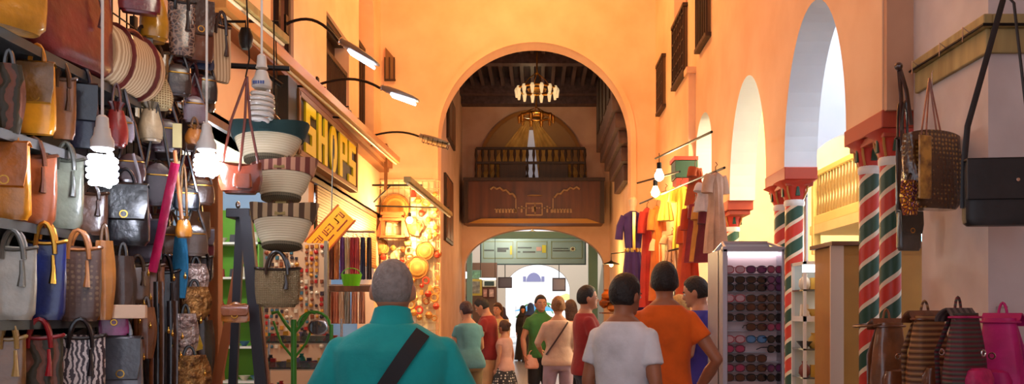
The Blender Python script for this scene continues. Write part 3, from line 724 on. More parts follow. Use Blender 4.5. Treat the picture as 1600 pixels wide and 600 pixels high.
B().bb(-.28, .28, -.03, .03, -.03, .03).build('tube', mat('strip glow', (255, 246, 220), .3, emit=5), t, smooth=False); B().bb(-.3, .3, -.04, .04, .03, .06).build('housing', GREYM, t, smooth=False)
for x_ in (-.25, .25): B().cyl((x_, 0, .05), (x_, 0, 5.0 - t.location.z), .008, n=6).build('hanger_rod', BLACKM, t)
t = thing('globe_lamp', 'bright white globe lamp at the left edge of the hall', 'lamp', at(727, 430, 27.5))
B().ball((0, 0, 0), .11).build('globe', mat('globe glow', (230, 236, 255), .3, emit=8), t); B().tube([(0, 0, .1), (0, 0, 1.2)], .01, 6).build('cord', BLACKM, t)
t = thing('stall_cabinet', 'brown stall cabinet under the pictures at the left of the hall', 'cabinet', (-2.4, 28.9, 0))
B().bb(-.85, .98, 0, .5, 0, 3.2).build('body', mat('stall brown', (120, 84, 66), .6), t, smooth=False)
B().bb(-.85, .98, -.3, 0, 0, .95).build('counter', BWOOD, t, smooth=False, bevel=.01)
# outside beyond the exit arch
t = thing('white_building', 'white building with a dark arched window seen through the exit arch', 'building', (0, 56, 0))
B().bb(-9, 9, 0, 3, 0, 5.4).build('wall', mat('bright wall', (246, 244, 240), .8), t, smooth=False)
x, z = PX(834, 440, 56)
b = B().prism([(x + math.cos(a) * .5, z + math.sin(a) * .6) for a in [PI * k / 12 for k in range(13)]], -.05, .0)
b.build('window', mat('slate window', (120, 118, 150), .4), t, smooth=False)
for dx in (-.62, .62): B().bb(x + dx - .1, x + dx + .1, -.05, 0, z, z + .35).build('window', mat('slate window', (0, 0, 0)), t, smooth=False)
# palm
t = thing('palm_tree', 'small green palm in the sunlit square beyond the exit arch', 'palm', (PX(838, 0, 44)[0], 44, 0))
B().lathe([(.16, 0), (.12, .6), (.13, 1.3), (.16, 1.55)], n=10).build('trunk', BWOOD, t)
random.seed(5)
for k in range(16):
    a = 2 * PI * k / 16 + random.uniform(-.1, .1); L_ = random.uniform(.9, 1.3); up_ = random.uniform(.2, .8); vs = []; n = 8
    for i in range(n + 1):
        u = i / n; r = L_ * u; z = 1.5 + up_ * math.sin(u * 2.2) * .9 - u * u * .5; wd = .13 * math.sin(min(1, u * 1.3 + .1) * PI * .85) + .01
        c, s_ = math.cos(a), math.sin(a)
        vs += [(c * r - s_ * wd, s_ * r + c * wd, z - .05), (c * r, s_ * r, z + .02), (c * r + s_ * wd, s_ * r - c * wd, z - .05)]
    fs = []
    for i in range(n):
        for j in (0, 1): fs.append((i * 3 + j, i * 3 + j + 1, i * 3 + j + 4, i * 3 + j + 3))
    B().add(vs, fs).build('frond', mat('palm green', (70, 120, 60), .6), t)
def parasol(px, py, Y, col, label, R=1.3):
    p = at(px, py, Y); t = thing('market_parasol', label, 'parasol', (p.x, Y, 0))
    B().lathe([(R, p.z - .25), (R * .6, p.z - .08), (.04, p.z + .12), (0, p.z + .12)][::-1], n=8).build('canopy', cloth(col), t)
    B().cyl((0, 0, 0), (0, 0, p.z), .03).build('pole', WHITE, t)
parasol(838, 478, 40, (60, 150, 200), 'blue market parasol in the square beyond the exit arch', 1.1)
parasol(885, 462, 47, (236, 214, 110), 'pale yellow parasol at the right of the exit arch', .9)
parasol(806, 472, 48, (230, 232, 236), 'white parasol at the left of the exit arch', .9)
# ================================================================== BAG BUILDERS (origin = bottom centre, front = -y)
BRASSY = GOLD
def bag_body(w, h, d, wt, dt, bulge=.06, n=28, sag=0, wav=.022, e=3.4, round_top=False):
    rings = []; K = 12
    for i in range(K + 1):
        q = i / K
        ww = w + (wt - w) * q; dd = d + (dt - d) * q
        k = 1 + bulge * math.sin(PI * q)
        if q == 0: k *= .9
        if round_top and q > .7: k *= math.sqrt(max(.02, 1 - ((q - .7) / .31) ** 2))
        z = h * q
        rr = []
        for j, (x, y) in enumerate(sup(n, ww / 2 * k, dd / 2 * k, e)):
            f = 1 + wav * math.sin(j * 1.7 + q * 5) * math.sin(q * PI)
            zz = z - sag * (1 - (2 * x / w) ** 2) * q * h
            if q == 0: zz = 0
            rr.append((x * f, y * f, zz))
        rings.append(rr)
    # rounded bottom edge
    base = [(x * .93, y * .93, z - 0.0) for x, y, z in rings[0]]
    rings[0] = [(x, y, .012) for x, y, z in rings[0]]
    rings.insert(0, base)
    return rings
def arc(x0, x1, z, h, y, n=10, tilt=0):
    return [(x0 + (x1 - x0) * .5 * (1 - math.cos(PI * k / n)), y + tilt * math.sin(PI * k / n), z + h * math.sin(PI * k / n)) for k in range(n + 1)]

def make_bag(kind, w, h, m, m2, hang, parts=True):
    """returns a list of (name, B, material, children)"""
    d = min(w, h) * .38
    P = []
    def hw(x, y, z, s=.012): return B().tube([(x + math.cos(a) * s, y, z + math.sin(a) * s) for a in [k * PI / 5 for k in range(10)]], s * .28, 6, closed=True)
    if kind == 'tote':
        P.append(('body', B().loft(bag_body(w * .9, h, d, w, d * .35, .05, sag=.04)), m))
        for s_ in (-1, 1):
            P.append(('handle', B().tube(arc(-w * .24, w * .24, h * .82, hang or h * .38, s_ * d * .3, tilt=s_ * .01), .009, 7), m2))
        P.append(('top_trim', B().tube([(x, y, h * .985 - h * .04 * (1 - (2 * x / w) ** 2)) for x, y in sup(28, w / 2 * 1.01, d * .19)], .008, 6, closed=True), m2))
        P.append(('tassel', B().tube([(w * .2, -d * .42, h * .8), (w * .22, -d * .52, h * .62), (w * .2, -d * .5, h * .45)], [.006, .008, .014], 7), m2))
    elif kind == 'satchel':
        P.append(('body', B().loft(bag_body(w, h * .96, d, w * .94, d * .8, .04)), m))
        fl = B(); rings = []
        for q in range(11):
            u = q / 10; y = d * .42 - u * d * .95 if u < .5 else -d * .055 - (u - .5) * .9 * d; 
            z = h * .96 + .012 * math.sin(PI * min(1, u * 2)) if u < .5 else h * .96 - (u - .5) * 2 * h * .55
            y = d * .42 - 2 * u * d * .9 if u < .5 else -d * .48 - d * .1 * math.sin((u - .5) * 2 * PI * .6)
            ww = w * (.49 if u < .8 else .49 - (u - .8) * .35)
            rings.append([(-ww, y, z), (-ww, y - .006, z + .006), (ww, y - .006, z + .006), (ww, y, z)])
        P.append(('flap', fl.loft(rings), m2 if m2 else m))
        P.append(('buckle', hw(0, -d * .62, h * .5, .016), BRASSY))
        P.append(('handle', B().tube(arc(-w * .2, w * .2, h * .95, hang or h * .3, 0), .009, 7), m))
    elif kind == 'pouch':
        P.append(('body', B().loft(bag_body(w * .7, h * .82, d * 1.5, w * .5, d * .7, .32, e=2.3)), m))
        P.append(('gathered_neck', B().loft([[(math.cos(2 * PI * j / 20) * w * r * (1 + .14 * (-1) ** j), math.sin(2 * PI * j / 20) * w * r * .8 * (1 + .14 * (-1) ** j), h * z) for j in range(20)] for r, z in ((.2, .78), (.15, .86), (.27, 1.0))]), m2))
        P.append(('strap', B().tube(arc(-w * .14, w * .14, h * .82, hang or h * .6, 0), .006, 6), m2))
    elif kind == 'sling':
        P.append(('body', B().loft(bag_body(w, h, d * .8, w * .9, d * .4, .08, round_top=True, wav=.03)), m))
        P.append(('zip', B().tube([(x, -d * .3 * (1 if abs(x) < w * .4 else .5), h * .72) for x in [(-.42 + .84 * k / 8) * w for k in range(9)]], .004, 6), BRASSY))
        P.append(('strap', B().tube([(-w * .42, 0, h * .8), (-w * .12, 0, h + (hang or .4) * .7), (0, 0, h + (hang or .4)), (w * .12, 0, h + (hang or .4) * .7), (w * .42, 0, h * .8)], .008, 6), m2))
    elif kind == 'duffel':
        rings = []
        for k in range(13):
            u = k / 12; r = (1 if .06 < u < .94 else .86); rings.append([(-w / 2 + w * u, math.cos(a) * h * .42 * r, h * .5 + math.sin(a) * h * .5 * r) for a in [2 * PI * j / 20 for j in range(20)]])
        P.append(('body', B().loft(rings), m))
        for s_ in (-1, 1): P.append(('handle', B().tube(arc(-w * .2, w * .2, h * .8, hang or h * .4, s_ * h * .22), .01, 7), m2))
        for x in (-.25, .25): P.append(('band', B().tube([(x * w, math.cos(a) * h * .43, h * .5 + math.sin(a) * h * .51) for a in [2 * PI * j / 20 for j in range(20)]], 1, 6, closed=True, flat=(.006, .018)), m2))
    elif kind == 'wallet':
        P.append(('body', B().loft(bag_body(w, h, d * .35, w * .96, d * .25, .03)), m))
        P.append(('clasp', hw(0, -d * .2, h * .7, .012), BRASSY)); P.append(('wrist_loop', B().tube(arc(-w * .1, w * .1, h * .95, hang or h * .3, 0), .005, 6), m2))
    elif kind == 'backpack':
        P.append(('body', B().loft(bag_body(w * .95, h * .97, d * 1.5, w * .62, d * .8, .2, e=2.4, wav=.05)), m))
        P.append(('front_pocket', B().loft([[(x, y - d * .66, z) for x, y in sup(20, w * .34 * r, d * .5 * r)] for z, r in ((h * .04, .8), (h * .09, 1), (h * .36, 1.03), (h * .44, .8), (h * .46, .5))]), m2))
        rings = []
        for k in range(11):
            u = k / 10; a = PI * (.02 + .62 * u); y = math.cos(a) * d * .95; z = h * .88 + math.sin(a) * h * .13 - max(0, u - .6) * h * .55
            ww = w * .40 * (1 - .45 * max(0, u - .7) / .3)
            rings.append([(-ww, y, z), (-ww, y * 1.03, z + .01), (ww, y * 1.03, z + .01), (ww, y, z)])
        P.append(('flap', B().loft(rings), m2))
        P.append(('top_loop', B().tube(arc(-w * .1, w * .1, h * .92, hang or h * .2, d * .4), .008, 7), m))
        P.append(('drawcord', B().tube([(math.cos(a) * w * .41, math.sin(a) * d * .5, h * .93) for a in [2 * PI * j / 20 for j in range(20)]], .007, 6, closed=True), m2))
        P.append(('buckle', hw(0, -d * .98, h * .6, .018), CHROME))
        for s_ in (-1, 1): P.append(('shoulder_strap', B().tube([(s_ * w * .2, d * .5, h * .9), (s_ * w * .32, d * 1.0, h * .6), (s_ * w * .34, d * .8, h * .12)], 1, 6, flat=(.022, .007)), m))
    elif kind == 'folded':   # soft goods hanging / folded cloth bag
        rings = []
        for i in range(9):
            u = i / 8; rings.append([(math.cos(2 * PI * j / 24) * w / 2 * (.6 + .4 * math.sin(PI * min(1, (1 - u) * .8 + .15))) * (1 + .12 * math.sin(j * 2.1 + u * 3)), math.sin(2 * PI * j / 24) * d * .45 * (1 + .2 * math.sin(j * 3.3)), h * u) for j in range(24)])
        P.append(('body', B().loft(rings), m))
        P.append(('strap', B().tube(arc(-w * .15, w * .15, h * .9, hang or h * .3, 0), .008, 6), m2))
    return P
def place_bag(kind, px, py0, py1, wpx, Y, col, label, col2=None, m=None, m2=None, rz=.45, hang=0, group=None, name=None, cat='bag', lean=0):
    p = at(px, py1, Y); h = (py1 - py0) / F * Y; w = wpx / F * Y * 1.04
    t = thing(name or {'tote': 'tote_bag', 'satchel': 'satchel', 'pouch': 'drawstring_pouch', 'sling': 'shoulder_bag', 'duffel': 'duffel_bag', 'wallet': 'purse', 'backpack': 'backpack', 'folded': 'cloth_bag'}[kind], label, cat, p, rz, group)
    if lean: t.rotation_euler = (0, lean, rz)
    m = m or leather(col); m2 = m2 or (leather(col2) if col2 else leather(tuple(int(c * .6) for c in col)))
    for nm, b, mm in make_bag(kind, w, h, m, m2, hang):
        b.build(nm, mm, t)
    return t

# ================================================================== LEFT BAG STALL
SHELF = mat('grey shelf board', (52, 52, 52), .45, kind='wood', rgb2=(36, 36, 38), scale=5, angle=.01)
sx = -2.0
for i, (z, yend, lab) in enumerate(((2.54, 4.12, 'top dark shelf of the bag stall, under the burgundy bag'), (2.17, 3.78, 'second dark shelf from the top, under the orange tall bag'),
                       (1.84, 3.95, 'third shelf down, under the rust and grey bags'), (1.465, 3.95, 'lowest visible shelf, under the white and blue bags'))):
    t = thing('stall_shelf', lab, 'shelf', (sx, 2.7, z))
    B().bb(-.5, .03, 0, yend - 2.7, -.03, 0).build('board', SHELF, t, smooth=False, bevel=.004)
    B().bb(.03, .036, 0, yend - 2.7, -.034, .004).build('edge_strip', SHELF, t, smooth=False)
    for y in (.5, yend - 2.75): B().prism([(-.5, -.03), (-.5, -.2), (-.47, -.2), (-.1, -.03)], y, y + .015, 'y').build('bracket', BLACKM, t, smooth=False)
t = thing('bag_rack', 'dark backing frame and rods that hold the hanging handbags', 'rack', (-2.55, 2.7, 0))
B().bb(-.04, 0, 0, 2.55, .2, 3.1).build('back_board', mat('dark backing', (40, 34, 34), .8, kind='noise', rgb2=(24, 20, 22), scale=6), t, smooth=False)  # back board coloured dark so gaps between bags look shaded
for y in (0.02, 1.35, 2.5): B().bb(0, .035, y, y + .035, 0, 3.35).build('upright', BLACKM, t, smooth=False)
for z in (3.05, 2.62, 2.2, 1.85, 1.5): B().tube([(.5, 1.25, z), (.5, 2.5, z)], .011, 8).build('rod', CHROME, t); B().tube([(.02, 1.35, z), (.5, 1.35, z)], .01, 6).build('rod_arm', BLACKM, t); B().tube([(.02, 2.5, z), (.5, 2.5, z)], .01, 6).build('rod_arm', BLACKM, t)
tag(B().tube([(-2.1, 5.1, 3.02), (-1.55, 5.2, 3.02)], .018, 6).tube([(-1.75, 5.2, 3.02), (-1.58, 5.15, 2.9)], .014, 6).build('steel_arm', BLACKM), 'short black steel arm reaching out above the striped basket bag', 'bracket')
# wooden post
p = at(328, 600, 5.0)
t = thing('wooden_post', 'orange brown wooden post under the second lit bulb', 'post', (p.x, 5.05, 0))
B().bb(-.045, .045, -.04, .04, 0, 2.35).build('post', OWOOD, t, smooth=False, bevel=.004)
B().bb(-.075, -.047, -.05, .03, 0, 2.3).build('grey_edge', mat('grey edge', (110, 112, 126), .5), t, smooth=False)
B().bb(-.08, .06, -.06, .06, 0, .06).build('foot', DWOOD, t, smooth=False)

STRAW = M((206, 186, 140), .8, kind='weave', rgb2=(150, 122, 80), scale=26, bump=.4)
STRIPE = M((222, 196, 156), .7, kind='stripe', rgb2=(186, 148, 108), scale=16)
MONO = M((86, 60, 50), .38, kind='spots', rgb2=(122, 96, 72), scale=44, bump=.1, coat=.2)
MONO2 = M((78, 48, 24), .2, kind='spots', rgb2=(150, 112, 60), scale=34, bump=.3, coat=.8)
SNAKE = M((70, 48, 44), .25, kind='cells', rgb2=(150, 116, 96), scale=46, bump=.4, coat=.6)
ZEBRA = M((216, 200, 194), .45, kind='zebra', rgb2=(60, 44, 50), scale=17)
SEQ = M((196, 140, 76), .28, metal=.7, kind='noise', rgb2=(90, 56, 34), scale=28, bump=1.0)
SEQ2 = M((220, 200, 190), .28, metal=.7, kind='noise', rgb2=(120, 90, 84), scale=30, bump=1.0)
PATCH = M((120, 70, 50), .5, kind='zebra', rgb2=(60, 50, 30), scale=6, bump=.3)
S = place_bag
# top row on the shelf at 2.54
S('tote', 14, -95, 46, 112, 3.08, (228, 158, 40), 'big glossy orange yellow bag at the top left corner', rz=1.1)
S('tote', 103, -56, 103, 190, 3.58, (122, 38, 40), 'large burgundy leather bag on the top shelf', col2=(90, 50, 50), rz=1.4)
S('duffel', 190, 50, 147, 118, 4.0, (0, 0, 0), 'cream striped straw bag with red band at the end of top shelf', m=STRIPE, m2=leather((120, 36, 40)), rz=1.42, hang=.06)
S('wallet', 140, -30, 20, 30, 4.1, (40, 30, 34), 'small near black clutch behind the burgundy bag')
# row 2 (shelf 2.17)
S('folded', 14, 100, 208, 40, 3.12, (0, 0, 0), 'grey and brown patterned soft bag left of the orange tall bag', m=PATCH, m2=leather((90, 84, 80)))
S('satchel', 58, 98, 210, 50, 3.3, (232, 150, 28), 'tall bright orange bag with flap on second shelf', rz=.3)
S('tote', 99, 120, 218, 34, 3.48, (140, 84, 40), 'tan brown narrow bag right of the tall orange bag', rz=.4)
S('satchel', 132, 132, 232, 38, 3.62, (30, 34, 52), 'dark navy bag at the end of the second shelf', rz=.4)
S('pouch', 182, 160, 230, 40, 3.85, (158, 40, 34), 'shiny red pouch right of the first lit bulb cord')
S('sling', 192, 180, 222, 30, 3.95, (170, 160, 170), 'small silver pink purse hanging right of the red pouch', hang=.15)
# row 3 (shelf 1.84)
S('satchel', 12, 222, 344, 62, 3.14, (240, 152, 26), 'bright orange stiff handbag at left edge of third shelf', col2=(214, 120, 20), rz=.25)
S('tote', 55, 240, 352, 58, 3.3, (166, 84, 44), 'rust brown tote with hanging strap on third shelf', rz=.35)
S('tote', 104, 246, 358, 46, 3.5, (150, 156, 136), 'pale grey green bag on third shelf', rz=.35)
S('tote', 142, 300, 368, 46, 3.68, (118, 74, 50), 'dull brown bag under the first lit bulb', rz=.4)
S('satchel', 196, 288, 384, 66, 3.85, (30, 30, 38), 'large black bag right of and below the first lit bulb', rz=.3)
# row 4 (shelf 1.465)
S('tote', 22, 384, 500, 60, 3.14, (206, 202, 186), 'off white slouchy tote at left edge of lowest shelf', rz=.3)
S('tote', 72, 374, 500, 54, 3.3, (34, 50, 120), 'royal blue tote with gold rings on lowest shelf', rz=.3, m2=GOLD)
S('tote', 124, 384, 502, 60, 3.46, (0, 0, 0), 'brown patterned tote with tan trim on lowest shelf', m=MONO, m2=leather((196, 120, 60)), rz=.3)
S('folded', 163, 376, 500, 28, 3.56, (206, 130, 60), 'tan orange leather bag side beside the patterned tote')
S('folded', 192, 400, 500, 34, 3.75, (74, 54, 44), 'dark taupe soft bag at the end of lowest shelf')
tag(B().bb(-.09, .09, -.1, .1, -.03, .03).build('paper_box', mat('pale card', (226, 190, 160), .7), None, at(194, 487, 3.7), .4, smooth=False, bevel=.003), 'small flat pale pink box at end of the lowest shelf', 'box')
# row 5 bottom
S('tote', 14, 524, 640, 44, 3.14, (150, 100, 50), 'shiny brown bag in the bottom left corner', m2=leather((200, 160, 90)))
S('tote', 62, 522, 640, 62, 3.28, (0, 0, 0), 'brown and olive patterned bag with red sides in the bottom row', m=PATCH, m2=leather((180, 30, 40)))
S('tote', 126, 522, 640, 66, 3.45, (0, 0, 0), 'black and white zebra print bag in the bottom row', m=ZEBRA, m2=leather((30, 24, 28)))
S('satchel', 192, 526, 640, 56, 3.65, (138, 138, 150), 'grey messenger bag with flap in the bottom row', rz=.2)
S('wallet', 178, 495, 524, 40, 3.62, (150, 40, 110), 'small purple purse above the grey messenger bag')
# lowest shelf underneath
mp_ = thing('mesh_panel', 'black wire mesh panel behind the hanging bags', 'panel', (-2.14, 3.95, 0))
b = B()
for k in range(17): b.bb(0, .006, k * .075, k * .075 + .006, .3, 3.2)
for k in range(30): b.bb(0, .006, 0, 1.21, .3 + k * .1, .306 + k * .1)
b.build('wires', BLACKM, mp_, smooth=False)
B().bb(-.14, -.12, .05, 1.21, .2, 2.6).build('dark_gap_sheet', mat('dark gap shade', (44, 34, 38), .9, kind='noise', rgb2=(26, 20, 26), scale=8, bump=.5), mp_, smooth=False)  # dark sheet added so gaps between the hanging bags look shaded
t = thing('stall_table', 'low table that carries the bottom row of bags', 'table', (sx, 2.7, 1.5 - 153 / 1300 * 3.3 - .0))
B().bb(-.55, .06, 0, 1.3, -.06, -.0).build('top', SHELF, t, smooth=False)
for x, y in ((-.5, .05), (0, .05), (-.5, 1.22), (0, 1.22)): B().bb(x - .02, x + .02, y - .02, y + .02, -1.11, -.06).build('leg', BLACKM, t, smooth=False)

# hanging bags, upper group
Yh = 4.3
S('pouch', 241, -20, 66, 50, 4.2, (226, 160, 30), 'black and yellow glossy pouch hanging at the top of the frame', col2=(30, 26, 26), m2=leather((40, 30, 30)), name='shoulder_bag')
S('sling', 218, -30, 22, 56, 4.05, (120, 24, 40), 'dark red shiny bag cut by the top edge of the photo', hang=.2)
S('satchel', 222, 60, 136, 30, 4.15, (70, 50, 44), 'small dark brown bag left of the snakeskin bag')
S('tote', 284, 0, 88, 38, 4.4, (0, 0, 0), 'snakeskin patterned dark bag hanging near the top', m=SNAKE, m2=leather((30, 24, 24)))
S('satchel', 312, 0, 96, 40, 4.5, (116, 60, 34), 'dark brown bag with orange shine hanging near the top', col2=(70, 40, 30), rz=.6)
S('tote', 343, 38, 128, 36, 4.7, (0, 0, 0), 'straw and brown basket bag hanging under the steel arm', m=STRIPE, m2=leather((60, 36, 30)), rz=.9)
S('tote', 243, 80, 128, 36, 4.3, (150, 106, 50), 'golden brown small bag beneath the yellow pouch')
S('wallet', 310, 86, 108, 44, 4.55, (44, 54, 84), 'dark blue flat purse under the brown shiny bag')
S('sling', 278, 100, 150, 36, 4.4, (60, 40, 34), 'dark brown round bag with rings in the upper middle', hang=.12)
S('sling', 318, 112, 160, 38, 4.6, (40, 30, 30), 'black crossbody bag with a metal ring in the upper middle', hang=.15)
S('pouch', 244, 112, 170, 58, 4.25, (176, 142, 90), 'beige straw pouch hanging in the middle of the stall', m=STRAW)
S('pouch', 236, 160, 222, 44, 4.2, (208, 180, 140), 'cream soft pouch below the beige straw pouch')
S('sling', 260, 186, 238, 40, 4.3, (74, 52, 60), 'plum brown shiny bag beside the cream tag', hang=.15)
tag(B().bb(-.022, .022, -.004, .004, -.062, .062).build('cream_tag', mat('cream card', (216, 200, 140), .6), None, at(277, 212, 4.28), .2, smooth=False), 'small cream card tag among the hanging bags', 'tag')
S('pouch', 304, 196, 226, 34, 4.45, (214, 130, 50), 'small orange pouch just left of the second lit bulb')
S('sling', 304, 150, 192, 30, 4.5, (150, 130, 140), 'silver lilac small bag above the orange pouch', hang=.12)
S('sling', 205, 240, 285, 38, 4.0, (70, 40, 40), 'dark maroon bag with a white studded strap', hang=.2)
# middle group
S('sling', 247, 255, 322, 42, 4.2, (54, 40, 46), 'black plum shoulder bag on long straps above the pink strap', hang=.3)
S('sling', 312, 278, 320, 40, 4.5, (112, 72, 50), 'brown soft bag hanging just below the second lit bulb', hang=.25)
S('sling', 291, 292, 328, 36, 4.3, (34, 46, 60), 'small blue black shiny bag below and left of the lit bulb', hang=.2)
S('pouch', 287, 338, 372, 30, 4.15, (224, 142, 40), 'small orange pouch hanging on a brown strap', hang=.28)
S('satchel', 224, 345, 410, 50, 4.05, (110, 108, 126), 'silver grey triangular bag with eyelets', rz=.2)
S('sling', 305, 352, 400, 34, 4.35, (90, 66, 50), 'taupe hanging bag beside the orange post', hang=.12)
S('tote', 215, 412, 474, 34, 4.0, (126, 86, 56), 'brown flat bag below the silver grey bag')
S('tote', 240, 412, 474, 30, 4.1, (156, 92, 52), 'russet flat bag left of the hanging dark bag')
S('tote', 258, 420, 530, 40, 4.2, (32, 28, 32), 'long black bag in the lower middle of the stall')
S('folded', 282, 370, 466, 20, 4.25, (24, 110, 150), 'long teal blue cloth bag in the middle of the stall', m=cloth((24, 110, 150)))
S('folded', 306, 412, 462, 34, 4.35, (0, 0, 0), 'silver sequinned hanging bag beside the orange post', m=SEQ2)
S('folded', 304, 448, 500, 44, 4.3, (0, 0, 0), 'gold sequinned bag under the silver sequinned one', m=SEQ)
S('folded', 290, 490, 560, 34, 4.2, (0, 0, 0), 'silver and pink sequinned bag low in the stall', m=SEQ2)
S('wallet', 308, 495, 548, 20, 4.3, (230, 180, 20), 'bright yellow slim purse low in the stall', lean=-.3)
S('folded', 318, 500, 600, 30, 4.5, (90, 60, 40), 'brown hanging leather pieces at the foot of the post')
S('folded', 296, 555, 625, 56, 4.15, (0, 0, 0), 'gold sequinned bag at the bottom edge right of the stall', m=SEQ)
S('folded', 245, 520, 630, 44, 4.05, (50, 34, 30), 'dark brown hanging bag at the bottom edge of the stall')
S('folded', 229, 480, 560, 26, 3.95, (150, 90, 50), 'tan long bag hanging right of the grey messenger bag')
S('tote', 318, 400, 440, 26, 4.5, (40, 32, 34), 'small black bag touching the orange post')
# pink strap
def strap(name, pts, w, col, label, m=None):
    return tag(B().ptube([at(*p) for p in pts], w, .006).build(name, m or leather(col)), label, 'strap')
strap('pink_strap', [(274, 255, 4.0), (262, 310, 4.0), (250, 370, 4.0), (238, 425, 4.0)], .045, (214, 30, 90), 'long bright pink leather strap hanging in the stall')
strap('tan_strap', [(273, 235, 4.05), (278, 290, 4.05), (284, 342, 4.05)], .02, (206, 130, 80), 'narrow tan strap that carries the small orange pouch')
strap('studded_strap', [(208, 240, 3.9), (218, 275, 3.9), (220, 300, 3.9), (228, 330, 3.9)], .014, (210, 205, 215), 'narrow white studded strap right of the first lit bulb')
for i, (px, a, b_, c) in enumerate(((243, 440, 600, (40, 30, 26)), (252, 440, 600, (110, 64, 36)), (264, 470, 600, (30, 26, 30)), (274, 470, 600, (84, 50, 34)), (212, 480, 600, (160, 90, 50)), (236, 470, 600, (150, 84, 44)))):
    strap('leather_belt', [(px, a, 4.0), (px + 1, (a + b_) / 2, 4.0), (px, b_ + 30, 4.0)], .022, c, '%s leather belt, %s from the left among the belts low in the stall' % (('near black', 'chestnut', 'coal black', 'dark brown', 'light tan', 'russet')[i], ('third', 'fourth', 'fifth', 'sixth', 'first', 'second')[i]))
# bag charms / keyrings cluster: small gold things
random.seed(11)
for i in range(14):
    px = random.uniform(215, 322); py = random.uniform(425, 590); p = at(px, py, 3.93)
    t = tag(B().lathe([(.002, .02), (.003, .008), (.008, .003), (.007, -.006), (.002, -.012)], n=8).build('gold_charm', GOLD, None, p), 'tiny gilt bag charm dangling in the lower stall', 'charm', 'gilt charms on the lower bags')

# ================================================================== STRAW BASKETS, HANGING IN A COLUMN
CREAMW = M((222, 208, 176), .75, kind='hstripe', rgb2=(208, 192, 156), scale=26, bump=.15)
def basket(pxc, py0, py1, wpx, Y, rimcol, label, hang_to, rimcol2=None, rimm=None):
    p = at(pxc, py1, Y); h = (py1 - py0) / F * Y; w = wpx / F * Y
    t = thing('straw_basket', label, 'basket', p, .1, 'straw baskets hanging one under another'); t.rotation_euler = (-.3, 0, .1)
    prof = [(.20, 0), (.27, .03), (.36, .28), (.42, .6), (.455, .8)]
    rings = [[(math.cos(a) * w * r, math.sin(a) * w * r * .55, h * z) for a in [2 * PI * j / 32 for j in range(32)]] for r, z in prof]
    B().loft(rings).build('body', CREAMW, t)
    rm = rimm or cloth(rimcol)
    b = B(); rings = []
    for r, z, lift in ((.452, .70, 0), (.475, .78, .02), (.52, 1.0, .2), (.505, 1.0, .2), (.44, .8, .02)):
        rings.append([(math.cos(a) * w * r, math.sin(a) * w * r * .57, h * z + h * lift * (math.cos(a) ** 2) - h * .04) for a in [2 * PI * j / 32 for j in range(32)]])
    b.loft(rings); b.build('rim_band', rm, t)
    B().lathe([(w * .26, -.008), (w * .29, -.004), (w * .3, .012)], n=24, sy=.62).build('base', M((104, 94, 72), .8, kind='weave', rgb2=(74, 66, 48), scale=30), t)
    B().bb(-.028, .028, -w * .27, -w * .25, h * .68, h * 1.04).build('front_buckle', rm if rimm is None else M((150, 130, 70), .5), t, smooth=False, bevel=.004)
    for s_ in (-1, 1):
        B().tube(arc(-w * .2, w * .2, h * .8, (py0 - hang_to) / F * Y, s_ * w * .2), .007, 6).build('handle', leather((96, 56, 34)), t)
    return t
RIM2 = M((120, 60, 50), .7, kind='stripe', rgb2=(206, 150, 120), scale=7)
basket(417, 196, 252, 120, 4.3, (22, 58, 58), 'topmost straw basket, with a dark teal cloth rim', 170)
basket(439, 252, 311, 104, 4.3, (120, 60, 50), 'middle straw basket of the column, with brown and plum checked rim', 232, rimm=RIM2)
basket(440, 323, 386, 104, 4.3, (0, 0, 0), 'lowest straw basket of the column, above the jute tote', 300, rimm=M((84, 60, 40), .7, kind='stripe', rgb2=(190, 160, 120), scale=6))
t = thing('basket_hanger', 'thin black cord and hook carrying the column of straw baskets', 'cord', at(428, 380, 4.42))
B().tube([(0, 0, 0), (0, 0, 1.9)], .004, 6).build('cord', BLACKM, t); B().tube(arc(-.03, .03, .2, .05, 0), .005, 6).build('hook', BLACKM, t)
S('tote', 434, 418, 480, 66, 4.35, (0, 0, 0), 'brown jute tote hanging under the straw baskets', m=M((140, 118, 84), .8, kind='weave', rgb2=(104, 84, 56), scale=34, bump=.4), m2=leather((60, 44, 34)), rz=.1, hang=.12)
# red-brown shoulder bag on long straps
p = at(376, 303, 4.1)
t = thing('shoulder_bag', 'red brown leather bag on long straps left of the straw baskets', 'bag', p, .15)
B().loft(bag_body(.17, .15, .09, .2, .05, .1, sag=.12, wav=.05)).build('body', leather((150, 66, 40)), t)
B().loft(bag_body(.09, .07, .03, .08, .02, .05)).build('front_flap', leather((176, 84, 48)), t, loc=(.02, -.06, .02))
for s_ in (-1, 1): B().ptube([(s_ * .09, 0, .12), (s_ * .045, 0, .36), (.03, 0, .58)], .013, .005).build('strap', leather((120, 50, 34)), t)
B().ptube([(.0, -.03, .1), (.02, 0, .36), (.03, 0, .58)], .013, .005).build('strap', leather((120, 50, 34)), t)
tag(B().tube([at(384, 120, 4.1), at(384, 100, 4.1) + Vector((0, .05, .04)), at(384, -30, 4.1)], .004, 6).build('hook_wire', BLACKM), 'thin hook wire over the red brown shoulder bag', 'wire')
